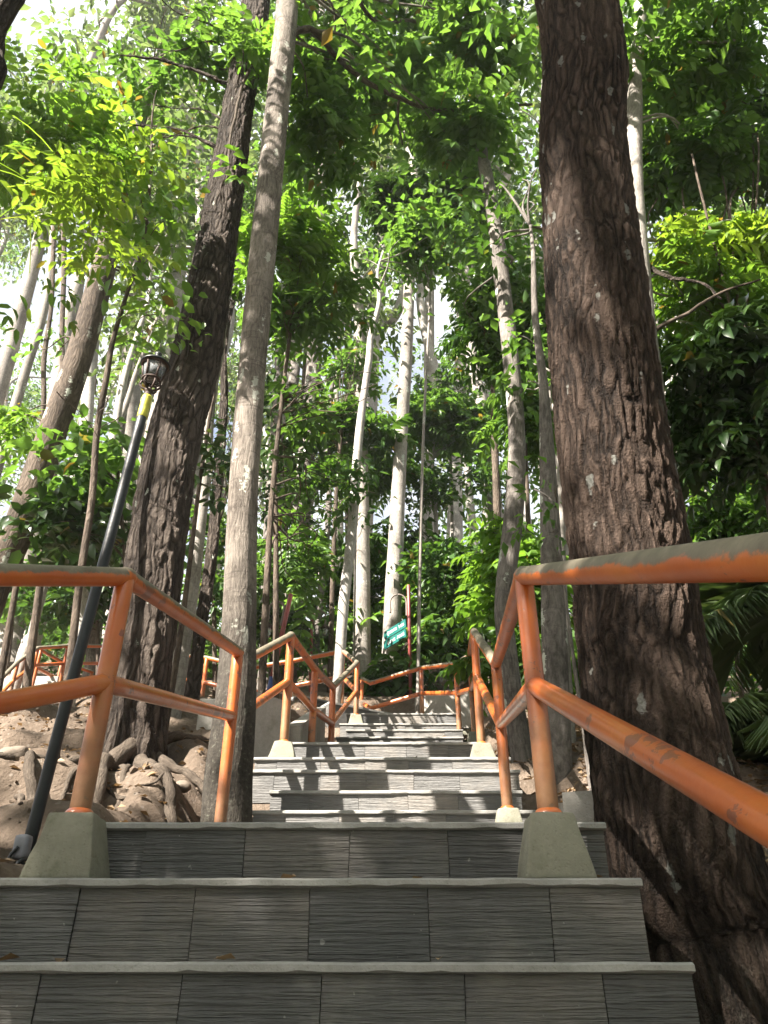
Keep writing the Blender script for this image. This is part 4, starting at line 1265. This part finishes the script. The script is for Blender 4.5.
# ================================================================== understory trees and shrubs (leaf masses low in the wood)
def under(name, label, stem, Y, crowns, bark='bark_brown', w=5, cat='shrub', group=None):
    ctrl = [(u, v, w * (1 - 0.15 * k)) for k, (u, v) in enumerate(stem)]
    return tree(name, label, ctrl, Y, bark, 0.3, crowns, seg=7, n=30, cat=cat, nl=10, lr=0.015, fl=0.15, group=group)


under('broadleaf_shrub', 'bright green leafy shrub behind the right hand railing and the leaning trunk', [(530, 700), (528, 640), (526, 600), (522, 560)], 8.4, [
    dict(m='bright', k='pin', at=(528, 575, 8.4), r=(0.42, 0.4, 0.75), n=22, sp=6, L=0.5, leaf=0.17, wr=0.46, pairs=5),
    dict(m='bright', k='pin', at=(495, 545, 8.6), r=(0.35, 0.4, 0.5), n=9, sp=5, L=0.5, leaf=0.17, wr=0.46),
    dict(m='mid', k='pin', at=(530, 650, 8.2), r=(0.5, 0.4, 0.5), n=14, sp=6, L=0.45, leaf=0.15, wr=0.46)])
under('broadleaf_shrub', 'grey green large leaved plant under the teal sign boards', [(388, 712), (390, 695), (392, 680), (394, 670)], 12.7, [
    dict(m='deep', k='pin', at=(388, 672, 12.6), r=(0.5, 0.3, 0.32), n=12, sp=5, L=0.55, leaf=0.24, wr=0.5, pairs=4, droop=0.6),
    dict(m='mid', k='pin', at=(450, 645, 13.0), r=(0.6, 0.4, 0.6), n=14, sp=5, L=0.5, leaf=0.22, wr=0.48, pairs=4, droop=0.5)])
under('broadleaf_shrub', 'flat bright green fronds spreading behind the sign post', [(424, 700), (424, 640), (422, 615), (420, 600)], 14.2, [
    dict(m='bright', k='pin', at=(440, 602, 14.2), r=(0.9, 0.5, 0.25), n=14, sp=5, L=0.7, leaf=0.2, wr=0.4, pairs=7, droop=0.25),
    dict(m='bright', k='pin', at=(368, 622, 13.8), r=(0.55, 0.4, 0.2), n=9, sp=5, L=0.6, leaf=0.2, wr=0.4, pairs=6, droop=0.25)])
under('understory_tree', 'bright green understory tree with long feathery fronds right of the mottled trunk', [(262, 690), (266, 600), (272, 500), (282, 400), (292, 320)], 8.2, [
    dict(m='bright', k='pin', at=(298, 255, 8.0), r=(0.65, 0.5, 0.7), n=16, sp=6, L=0.75, leaf=0.2, wr=0.36, pairs=8, droop=0.3),
    dict(m='mid', k='pin', at=(310, 310, 8.0), r=(0.9, 0.5, 0.4), n=13, sp=6, L=0.65, leaf=0.19, wr=0.4, pairs=6, droop=0.35),
    dict(m='mid', k='pin', at=(300, 470, 10.5), r=(0.6, 0.6, 0.7), n=16, sp=5, L=0.5, leaf=0.17, wr=0.44),
    dict(m='mid', k='pin', at=(290, 560, 11.5), r=(0.8, 0.6, 0.8), n=22, sp=5, L=0.5, leaf=0.17, wr=0.44),
    dict(m='deep', k='pin', at=(330, 390, 8.2), r=(0.9, 0.5, 0.35), n=11, sp=6, L=0.55, leaf=0.18, wr=0.42, pairs=5)], w=8, cat='tree')
under('understory_tree', 'dark leaved understory tree hanging right beside the mottled trunk', [(276, 690), (276, 600), (276, 520), (274, 450)], 9.3, [
    dict(m='dark', k='broad', at=(272, 440, 9.2), r=(0.45, 0.45, 1.1), n=24, per=20, leaf=0.2, wr=0.45, droop=0.7),
    dict(m='deep', at=(315, 480, 10.4), r=(0.9, 0.5, 0.6), n=18, per=22, leaf=0.19, wr=0.45)], w=7, cat='tree')
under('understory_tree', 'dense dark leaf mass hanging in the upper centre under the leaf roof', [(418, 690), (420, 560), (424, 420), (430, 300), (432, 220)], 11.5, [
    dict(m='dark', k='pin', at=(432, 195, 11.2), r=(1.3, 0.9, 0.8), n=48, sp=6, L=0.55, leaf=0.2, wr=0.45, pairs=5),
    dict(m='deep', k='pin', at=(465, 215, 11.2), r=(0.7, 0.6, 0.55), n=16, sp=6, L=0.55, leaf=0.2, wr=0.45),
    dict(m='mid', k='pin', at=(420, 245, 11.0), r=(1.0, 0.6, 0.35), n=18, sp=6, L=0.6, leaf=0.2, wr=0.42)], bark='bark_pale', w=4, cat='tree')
under('understory_tree', 'layered mid green crown in the centre left of the straight pale trunk', [(330, 700), (332, 600), (336, 500), (342, 420)], 12.8, [
    dict(m='deep', k='pin', at=(335, 420, 12.6), r=(1.1, 0.8, 0.7), n=26, sp=6, L=0.6, leaf=0.22, wr=0.44),
    dict(m='dark', at=(320, 500, 12.8), r=(1.3, 0.8, 0.6), n=26, per=24, leaf=0.2),
    dict(m='mid', k='pin', at=(340, 350, 12.6), r=(0.9, 0.7, 0.5), n=18, sp=6, L=0.6, leaf=0.22, wr=0.44)], w=6, cat='tree')
under('understory_tree', 'rounded green crown right of the straight pale trunk', [(440, 700), (438, 600), (436, 520), (434, 470)], 14.6, [
    dict(m='mid', k='pin', at=(445, 420, 14.6), r=(1.0, 0.8, 0.75), n=30, sp=6, L=0.55, leaf=0.22, wr=0.44),
    dict(m='mid', k='pin', at=(385, 480, 14.4), r=(0.9, 0.6, 1.0), n=22, sp=5, L=0.5, leaf=0.19, wr=0.44),
    dict(m='mid', k='pin', at=(375, 570, 14.0), r=(0.9, 0.5, 0.9), n=24, sp=5, L=0.5, leaf=0.19, wr=0.44),
    dict(m='mid', k='pin', at=(470, 430, 14.4), r=(0.9, 0.6, 0.9), n=20, sp=5, L=0.5, leaf=0.19, wr=0.44),
    dict(m='deep', k='pin', at=(330, 570, 14.6), r=(0.9, 0.6, 1.1), n=28, sp=5, L=0.5, leaf=0.19, wr=0.44),
    dict(m='deep', at=(455, 490, 14.6), r=(1.3, 0.8, 0.55), n=32, per=24, leaf=0.2),
    dict(m='dark', at=(425, 545, 14.2), r=(0.9, 0.7, 0.5), n=20, per=24, leaf=0.2)], bark='bark_pale', w=6, cat='tree')
under('understory_tree', 'small umbrella shaped dark crown in the bright gap right of centre', [(455, 640), (452, 520), (450, 430), (448, 400)], 15.5, [
    dict(m='deep', at=(447, 385, 15.5), r=(1.0, 0.8, 0.4), n=24, per=24, leaf=0.2)], bark='bark_pale', w=4, cat='tree')
under('understory_tree', 'feathery dark crown between the leaning trunk and the massive trunk', [(530, 640), (528, 520), (524, 420), (522, 340)], 9.5, [
    dict(m='deep', k='pin', at=(505, 320, 9.4), r=(0.7, 0.6, 1.0), n=38, sp=6, L=0.5, leaf=0.17, wr=0.36, pairs=7, droop=0.5),
    dict(m='mid', k='pin', at=(525, 400, 9.4), r=(0.4, 0.4, 0.7), n=18, sp=6, L=0.5, leaf=0.17, wr=0.4, pairs=6, droop=0.5)], w=6, cat='tree')
under('understory_tree', 'shaded tree with large dark leaves filling the right edge above the railing', [(790, 640), (775, 540), (762, 460), (748, 380)], 5.2, [
    dict(m='dark', k='pin', at=(740, 370, 5.0), r=(0.72, 0.5, 0.55), n=40, sp=6, L=0.42, leaf=0.17, wr=0.5, pairs=4, droop=0.6),
    dict(m='dark', k='pin', at=(725, 440, 5.2), r=(0.5, 0.4, 0.3), n=12, sp=5, L=0.36, leaf=0.14, wr=0.5, pairs=4, droop=0.6),
    dict(m='dark', k='pin', at=(735, 130, 6.4), r=(1.1, 0.7, 0.8), n=36, sp=6, L=0.5, leaf=0.19, wr=0.45, pairs=5, droop=0.5)], w=9, cat='tree')
under('broadleaf_shrub', 'sunlit light green shrub at the right edge behind the top rail', [(735, 640), (733, 590), (732, 560)], 8.0, [
    dict(m='mid', k='pin', at=(738, 505, 8.0), r=(0.8, 0.5, 0.6), n=30, sp=6, L=0.45, leaf=0.15, wr=0.42),
    dict(m='deep', at=(700, 545, 8.2), r=(0.6, 0.5, 0.4), n=20, per=22, leaf=0.15)])
under('broadleaf_shrub', 'dark leafy shrub low behind the left lamp pole', [(98, 680), (98, 640), (96, 600)], 12.0, [
    dict(m='dark', at=(105, 570, 11.8), r=(0.9, 0.5, 0.7), n=36, per=22, leaf=0.2, wr=0.55),
    dict(m='deep', at=(60, 600, 12.0), r=(0.8, 0.5, 0.5), n=22, per=22, leaf=0.2, wr=0.55)])
under('broadleaf_shrub', 'large leaved green shrub beside the lamp lantern', [(128, 690), (125, 560), (118, 480)], 7.6, [
    dict(m='mid', at=(100, 470, 7.5), r=(0.6, 0.4, 0.5), n=22, per=16, spread=0.36, leaf=0.22, wr=0.6, tm=T_HI),
    dict(m='dark', at=(75, 530, 7.6), r=(0.6, 0.4, 0.5), n=28, per=16, spread=0.34, leaf=0.2, wr=0.6, tm=T_HI)])
under('broadleaf_shrub', 'sunny green bush on the far left slope', [(10, 640), (12, 600), (14, 580)], 12.5, [
    dict(m='mid', at=(15, 585, 12.5), r=(1.1, 0.6, 0.7), n=36, per=22, leaf=0.2)])
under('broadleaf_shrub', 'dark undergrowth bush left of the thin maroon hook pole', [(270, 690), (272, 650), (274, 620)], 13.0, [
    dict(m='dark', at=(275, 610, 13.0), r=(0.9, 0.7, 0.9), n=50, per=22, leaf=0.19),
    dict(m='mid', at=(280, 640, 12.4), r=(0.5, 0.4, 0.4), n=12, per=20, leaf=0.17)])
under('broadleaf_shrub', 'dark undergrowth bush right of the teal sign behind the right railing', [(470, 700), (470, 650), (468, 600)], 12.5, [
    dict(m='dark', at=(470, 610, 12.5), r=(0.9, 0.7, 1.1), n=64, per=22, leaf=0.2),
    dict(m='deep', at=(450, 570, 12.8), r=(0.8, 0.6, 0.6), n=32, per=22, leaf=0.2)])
under('broadleaf_shrub', 'leafy green bush filling the gap between dark and mottled trunks', [(215, 690), (214, 620), (212, 560)], 11.5, [
    dict(m='deep', at=(212, 560, 11.5), r=(0.55, 0.5, 1.3), n=46, per=22, leaf=0.19),
    dict(m='mid', at=(228, 400, 10.5), r=(0.35, 0.4, 0.9), n=20, per=20, leaf=0.18)])
under('broadleaf_shrub', 'low pale green bush behind the pale trunk on the right bank', [(590, 700), (588, 660), (586, 640)], 10.0, [
    dict(m='mid', at=(580, 655, 10.0), r=(0.8, 0.5, 0.7), n=34, per=22, leaf=0.17)])


# ================================================================== palms at the right edge
def palm(label, c, n, L, elev, seed, az=None):
    r_ = np.random.default_rng(seed)
    gz = float(ground(c[0], c[1]))
    root = empty('young_palm', (c[0], c[1], gz), label, 'palm')
    st = MB()
    st.tube([(c[0], c[1], gz - 0.2), (c[0], c[1], gz + 0.15), (c[0], c[1], c[2])], [0.09, 0.08, 0.05], 12)
    st.build('trunk', M['bark_brown'], root, attr=True)
    for k in range(n):
        a = (k * 2.399 + r_.uniform(-.2, .2)) if az is None else az[k % len(az)] + r_.uniform(-.25, .25)
        e = elev + r_.uniform(-0.35, 0.5)
        Lk = L * r_.uniform(0.75, 1.15)
        t = np.linspace(0, 1, 26)
        h = np.stack([np.cos(a) * np.cos(e) * t * Lk, np.sin(a) * np.cos(e) * t * Lk, np.sin(e) * t * Lk - 0.62 * Lk * t ** 2.2], -1) + np.array(c)
        fr = MB()
        fr.tube(h, np.linspace(0.013, 0.003, 26), 6)
        d = unit(np.gradient(h, axis=0))
        sd = unit(np.cross(d, [0, 0, 1.0]))
        q = np.repeat(np.arange(4, 26), 2)
        hh = h[q] + d[q] * (np.tile([0, 0.5], 22) * Lk / 26)[:, None]
        for sg in (-1, 1):
            ln = 0.44 * Lk * np.sin(np.pi * (0.12 + 0.82 * t[q])) ** 0.7
            leaves(fr, hh, d[q] * 0.75 + sg * sd[q] + np.array([0, 0, -0.35]) + r_.normal(0, 0.06, (len(q), 3)), np.array([0, 0, 1.0]) + sg * sd[q] * -0.3 + r_.normal(0, .1, (len(q), 3)), ln, 0.075, T_LO, False)
        fr.build('frond', M['palm'], root)


pc = W(768, 640, 6.2)
palm('tall feathery palm at the right edge just under the top rail', (pc[0] + 0.35, 6.2, pc[2] + 0.1), 15, 1.5, 0.75, 4)
pc = W(772, 745, 5.3)
palm('low spreading palm beside the massive trunk under the right railing', (pc[0] + 0.1, 5.3, pc[2] - 0.05), 13, 1.0, 0.65, 9)

# ================================================================== bare boughs the photo shows against the leaves
def by_label(t): return next(o for o in bpy.data.objects if o.get('label', '').startswith(t))


def bough(t, pts, w0, w1, m):
    Q = np.array([W(u, v, y) for u, v, y in pts])
    Q = crom(Q, 40)
    Q += 0.03 * np.stack([fbm(Q * 3 + 9 * k, 3) for k in range(3)], -1)
    k = depth(pts[0][1], pts[0][2]) / F / 2
    mb = MB()
    mb.tube(Q, np.linspace(w0 * k, w1 * k, 40), 8)
    mb.build('branch', M[m], by_label(t), attr=True)


bough('slim pale mottled', [(287, 34, 4.85), (312, 30, 5.0), (335, 55, 5.3), (368, 82, 5.7), (400, 98, 6.0), (440, 110, 6.3), (532, 104, 6.5)], 7, 3, 'bark_brown')
bough('slim pale mottled', [(345, -40, 5.3), (362, 5, 5.5), (382, 24, 5.8), (410, 20, 6.0), (450, 34, 6.3), (500, 50, 6.4)], 5, 2, 'bark_brown')
bough('slim pale mottled', [(400, 98, 6.0), (398, 120, 6.1), (402, 145, 6.1)], 3, 1.5, 'bark_brown')
bough('dark furrowed', [(240, 84, 5.75), (222, 82, 5.6), (195, 70, 5.5), (160, 60, 5.4), (120, 55, 5.2)], 5, 1.5, 'bark_dark')
bough('dark furrowed', [(270, 22, 5.45), (258, 48, 5.4), (240, 95, 5.4), (231, 140, 5.4), (228, 178, 5.4)], 4, 2, 'bark_brown')
bough('thin pale knobbly', [(650, 338, 4.9), (662, 326, 4.85), (690, 312, 4.8), (722, 292, 4.7), (760, 280, 4.5)], 5, 2, 'bark_brown')
bough('thin pale knobbly', [(642, 262, 4.9), (668, 275, 4.85), (700, 282, 4.8), (722, 300, 4.7)], 6, 2, 'bark_dark')
bough('thin pale knobbly', [(634, 32, 4.9), (660, 40, 4.85), (700, 42, 4.8), (735, 40, 4.7)], 4, 2, 'bark_pale')

# ================================================================== roots of the dark tree
ROOTS = [
    ([(130, 742, 5.6), (112, 762, 5.3), (98, 790, 4.9), (88, 826, 4.5), (84, 860, 4.2)], .085, .02),
    ([(138, 758, 5.5), (152, 766, 5.15), (165, 780, 4.85), (178, 800, 4.6), (188, 822, 4.4)], .06, .012),
    ([(128, 766, 5.35), (121, 786, 5.0), (118, 810, 4.7), (112, 836, 4.45)], .035, .008),
    ([(142, 770, 5.3), (158, 792, 4.9), (152, 802, 4.75), (136, 806, 4.7)], .022, .006),
    ([(150, 772, 5.2), (166, 776, 4.95), (184, 770, 4.8), (196, 762, 4.75)], .02, .006),
    ([(118, 756, 5.5), (84, 762, 5.3), (44, 768, 5.0), (22, 788, 4.65), (30, 808, 4.4), (36, 845, 4.0)], .045, .02),
    ([(40, 786, 4.75), (36, 802, 4.5), (38, 816, 4.35), (30, 840, 4.1)], .024, .01),
    ([(150, 752, 5.7), (172, 764, 5.6), (194, 776, 5.5), (216, 798, 5.4)], .05, .015),
    ([(70, 768, 5.1), (30, 780, 4.85), (-8, 774, 4.7), (-40, 782, 4.6)], .042, .02),
    ([(154, 742, 5.9), (178, 750, 6.0), (204, 754, 6.1), (222, 764, 6.2)], .055, .02),
    ([(100, 788, 4.9), (110, 800, 4.75), (122, 798, 4.7), (134, 812, 4.6)], .02, .006),
    ([(90, 800, 4.85), (70, 806, 4.7), (52, 822, 4.5), (46, 850, 4.2)], .026, .008),
    ([(165, 782, 4.85), (176, 784, 4.75), (190, 792, 4.6), (200, 806, 4.5)], .022, .007),
    ([(60, 756, 5.4), (58, 776, 5.1), (66, 792, 4.9), (60, 812, 4.6)], .02, .008),
    ([(10, 792, 4.7), (16, 814, 4.4), (4, 836, 4.15), (8, 860, 3.9)], .024, .01),
]
big = next(o for o in bpy.data.objects if o.get('label', '').startswith('dark furrowed brown'))
for pts, r0, r1 in ROOTS:
    Q = []
    for k, (u, v, y) in enumerate(pts):
        p = W(u, v, y)
        gz = float(ground(p[0], p[1]))
        rr = r0 + (r1 - r0) * k / (len(pts) - 1)
        if k: p[2] = min(max(p[2], gz + rr * 0.35), gz + rr * 0.9 + 0.03)
        Q.append(p)
    Q = crom(Q, 46)
    Q += 0.05 * np.stack([fbm(Q * 4 + 9 * k, 3) for k in range(3)], -1)
    mb = MB()
    mb.tube(Q, np.linspace(r0, r1, 46) * (1 + 0.45 * fbm(Q * 9, 3)), 16, squash=lambda i, ph: 1 + 0.3 * fbm(np.stack([np.cos(ph)[None] + 0 * i[:, None], np.sin(ph)[None] + 0 * i[:, None], i[:, None] * 0.12 + 0 * ph[None]], -1) * 1.2, 3))
    mb.build('root', M['bark_root'], big, attr=True)

# ================================================================== loose stones, litter, distant wood
import bmesh


def stone(c, s, label):
    bm = bmesh.new()
    bmesh.ops.create_icosphere(bm, subdivisions=3, radius=1)
    o = rng.random(3) * 40
    for v in bm.verts:
        q = np.array(v.co[:])
        v.co = Vector(q * (1 + 0.5 * float(fbm(q * 1.3 + o, 3))) * np.array(s) + np.array(c))
    mb = MB()
    mb.from_bm(bm)
    tag(mb.build('stone', M['stone'], loc=c), label, 'stone', 'loose stones on the left bank')


for (u, v, y), s, lab in [((10, 757, 5.2), (.07, .06, .05), 'small dark stone on the upper ledge left of the lamp pole'), ((12, 770, 4.8), (.10, .08, .05), 'flat stone below the ledge at the left edge'),
                          ((180, 795, 5.1), (.06, .05, .04), 'pale stone beside the root near the mottled trunk'), ((262, 795, 5.1), (.13, .1, .09), 'dark stone at the left end of the sunny steps')]:
    p = W(u, v, y)
    stone((p[0], y, float(ground(p[0], y)) + s[2] * 0.4), s, lab)

# crumbs of earth and gravel on the eroded bank
cr = MB()
bm = bmesh.new(); bmesh.ops.create_icosphere(bm, subdivisions=1, radius=1)
ico = np.array([v.co[:] for v in bm.verts]); bm.verts.index_update(); icf = np.array([[v.index for v in f.verts] for f in bm.faces]); bm.free()
n = 1300
x = np.concatenate([rng.uniform(-4.2, -0.9, n), rng.uniform(1.1, 4, n // 2)]); y = np.concatenate([rng.uniform(2.9, 8.5, n), rng.uniform(3.5, 9, n // 2)])
z = ground(x, y)
sz = 0.008 + 0.035 * rng.random(len(x)) ** 4
V = np.stack([x, y, z + sz * 0.2], -1)[:, None, :] + sz[:, None, None] * ico[None] * rng.uniform(0.5, 1.2, (len(x), 1, 3)) * (1 + 0.3 * rng.normal(0, 1, (len(x), len(ico), 1)).clip(-1, 1))
cr.add(V, [(np.arange(len(x)) * len(ico))[:, None, None].repeat(len(icf), 1).repeat(3, 2).reshape(-1, 3) + np.tile(icf, (len(x), 1))])
tag(cr.build('gravel', M['soil'], smooth=False), kind='stuff')

lit = MB()
n = 14000
x = np.concatenate([rng.uniform(-6, 5, n), rng.uniform(1.0, 4.5, n // 2)])
y = np.concatenate([rng.uniform(1.5, 14, n), rng.uniform(3.0, 9, n // 2)])
z = ground(x, y)
xl = np.interp(y, [-2, 2.3, 2.66, 2.9, 4.5, 6.0, 7, 10.5, 12], [-2.0, -1.55, -1.2, -1.05, -1.0, -1.05, -0.85, -0.75, -0.75])
k = ((x < xl - 0.02) | (x > 1.05)) & (vnoise(np.stack([x, y, 0 * x], -1) * 1.3) > -0.12)
p = np.stack([x, y, z + 0.015], -1)[k]
nn = len(p)
leaves(lit, p, rdir(nn, 0, 0.25), np.array([0, 0, 1.0]) + rng.normal(0, 0.35, (nn, 3)), rng.uniform(0.035, 0.085, nn), 0.5, T_LO, False)
# stray leaves and twigs lying on the treads
sx, sy, sz = [], [], []
for (yy, zz, a, b), nx_ in zip(STEPS[5:], STEPS[6:] + [(11, 0, 0, 0)]):
    for _ in range(6):
        sx.append(rng.uniform(a + .03, b - .03)); sy.append(nx_[0] - 0.02 - (nx_[0] - 0.04 - yy) * rng.random() ** 1.6); sz.append(zz + 0.012)
p = np.stack([sx, sy, sz], -1)
leaves(lit, p, rdir(len(p), 0, 0.1), np.array([0, 0, 1.0]) + rng.normal(0, 0.2, (len(p), 3)), rng.uniform(0.04, 0.09, len(p)), 0.5, T_LO, False)
tag(lit.build('leaf_litter', M['litter']), kind='stuff')

# low ground cover on the slope
gc = MB()
n = 2600
x = rng.uniform(-14, 12, n); y = rng.uniform(9, 34, n); y = np.where((x < -1.5) & (y < 13.2), y + 6, y)
k = (vnoise(np.stack([x, y, 0 * x], -1) * 0.6) > -0.08) & ((x < -1.6) | (x > 1.7) | (y > 13.5))
C = np.stack([x, y, ground(x, y) + rng.uniform(0.1, 1.1, n)], -1)[k]
broad(gc, C, 18, 0.4, 0.19, 0.5, 0.2)
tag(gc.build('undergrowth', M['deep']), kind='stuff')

# the wood further up the hill that reads as one mass of leaves
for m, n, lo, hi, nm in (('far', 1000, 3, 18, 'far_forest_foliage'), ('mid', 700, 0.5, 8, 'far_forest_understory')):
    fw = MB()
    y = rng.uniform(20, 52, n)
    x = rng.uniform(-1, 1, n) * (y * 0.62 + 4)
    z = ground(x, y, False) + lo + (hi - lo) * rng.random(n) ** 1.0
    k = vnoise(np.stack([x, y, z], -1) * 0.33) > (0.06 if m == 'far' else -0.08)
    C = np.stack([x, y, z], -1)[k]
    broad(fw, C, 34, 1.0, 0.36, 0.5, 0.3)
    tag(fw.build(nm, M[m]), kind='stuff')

# distant single trunks
rr = np.random.default_rng(21)
protos = []
for j in range(5):
    h = 15 + 2.2 * j
    rows = np.array([[0, 0, -0.6, .17], [rr.normal(0, .15), rr.normal(0, .15), h * .3, .15], [rr.normal(0, .35), rr.normal(0, .3), h * .6, .12], [rr.normal(0, .6), rr.normal(0, .5), h * .85, .08], [rr.normal(0, .7), rr.normal(0, .6), h, .04]])
    protos.append(rows)
FARLAB = 'slender pale trunked tree standing far up the slope in the bright hazy wood'
first = []
spots = []
tries = 0
while len(spots) < 64 and tries < 8000:
    tries += 1
    y = rr.uniform(12.5, 44) if len(spots) > 12 else rr.uniform(12.5, 20)
    u = rr.uniform(-120, 860)
    x = (u - 384) / F * y * 1.2
    if all((x - a) ** 2 + (y - b) ** 2 > 3.0 for a, b in spots): spots.append((x, y))
for q, (x, y) in enumerate(spots):
    gz = float(ground(x, y))
    j = q % 5
    if q < 5:
        r_ = tree3('far_tree', FARLAB, protos[j] + 0.0, ['bark_white', 'bark_pale', 'bark_white', 'bark_pale', 'bark_grey'][j], [
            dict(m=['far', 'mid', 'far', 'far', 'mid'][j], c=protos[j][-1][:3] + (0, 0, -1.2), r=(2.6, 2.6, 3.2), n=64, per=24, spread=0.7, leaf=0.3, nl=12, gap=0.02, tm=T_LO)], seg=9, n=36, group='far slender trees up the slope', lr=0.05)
        first.append(r_)
        r_.location = (x, y, gz)
        # parts were built in place round the origin; keep them under the root
        for ch in r_.children: ch.location = Vector((0, 0, 0))
    else:
        s = first[j]
        c = s.copy(); COL.objects.link(c)
        c.location = (x, y, gz)
        a = rr.uniform(0, 6.28); sc = rr.uniform(0.8, 1.2)
        c.rotation_euler = (0, 0, a); c.scale = (sc, sc, sc)
        for ch in s.children:
            d = ch.copy(); COL.objects.link(d); d.parent = c
# ================================================================== camera, sky, sun
cam = bpy.data.cameras.new('camera')
cam.sensor_fit = 'VERTICAL'
cam.sensor_height = 24.0
cam.lens = F / 1024 * 24.0
cam.clip_start = 0.05
cam.clip_end = 600
co = bpy.data.objects.new('camera', cam)
COL.objects.link(co)
co.location = (0, 0, CZ)
co.rotation_euler = (R(90) + TH, 0, 0)
S.camera = co

w = bpy.data.worlds.new('World')
S.world = w
w.use_nodes = True
nt = w.node_tree
bg = nt.nodes['Background']
sky = nt.nodes.new('ShaderNodeTexSky')
sky.sky_type = 'NISHITA'
sky.sun_disc = False
el = math.asin(SUN[2])
sky.sun_elevation = el
sky.sun_rotation = math.atan2(SUN[0], SUN[1])
sky.air_density = 1.0
sky.dust_density = 5.0
n = N(nt)
gen = n('TexCoord').outputs['Generated']
cl = n.step(n.noise(n.mul(gen, (1, 1, 1.6)), 2.2, 6, 0.6), 0.30, 0.55)          # thin bright cloud over most of the sky
skyc = n.mix(n.math('MULTIPLY', cl, 0.85), sky.outputs[0], (4.8, 4.9, 5.0, 1))
nt.links.new(skyc, bg.inputs[0])
bg.inputs[1].default_value = 0.05
sl = bpy.data.lights.new('sun', 'SUN')
sl.energy = 5.0
sl.angle = R(0.5)
sl.color = (1.0, 0.92, 0.82)
so = bpy.data.objects.new('sun', sl)
COL.objects.link(so)
so.rotation_euler = Vector((-SUN[0], -SUN[1], -SUN[2])).to_track_quat('-Z', 'Y').to_euler()
so.location = (0, 0, 40)

S.view_settings.view_transform = 'Standard'
S.view_settings.look = 'None'
S.view_settings.gamma = 1
S.view_settings.use_curve_mapping = False
S.view_settings.exposure = 2.6
S.cycles.use_denoising = True
S.cycles.max_bounces = 8
S.cycles.diffuse_bounces = 5
S.cycles.glossy_bounces = 3
S.cycles.transmission_bounces = 6
S.cycles.caustics_reflective = False
S.cycles.caustics_refractive = False
S.cycles.sample_clamp_indirect = 6.0

# ------------------------------------------------------------------ the hazy air between the trees
HAZE = 0.0008
if HAZE:
    hb = MB()
    hb.box((-159, -119, -25), (159, 148, 62))
    m, nt2, out2 = newmat('haze_air')
    pv = nt2.nodes.new('ShaderNodeVolumePrincipled')
    pv.inputs['Color'].default_value = (0.92, 0.95, 1.0, 1)
    pv.inputs['Density'].default_value = HAZE
    pv.inputs['Anisotropy'].default_value = 0.2
    nt2.links.new(pv.outputs[0], out2.inputs['Volume'])
    tag(hb.build('haze', m, smooth=False), kind='stuff')
    S.cycles.volume_bounces = 1
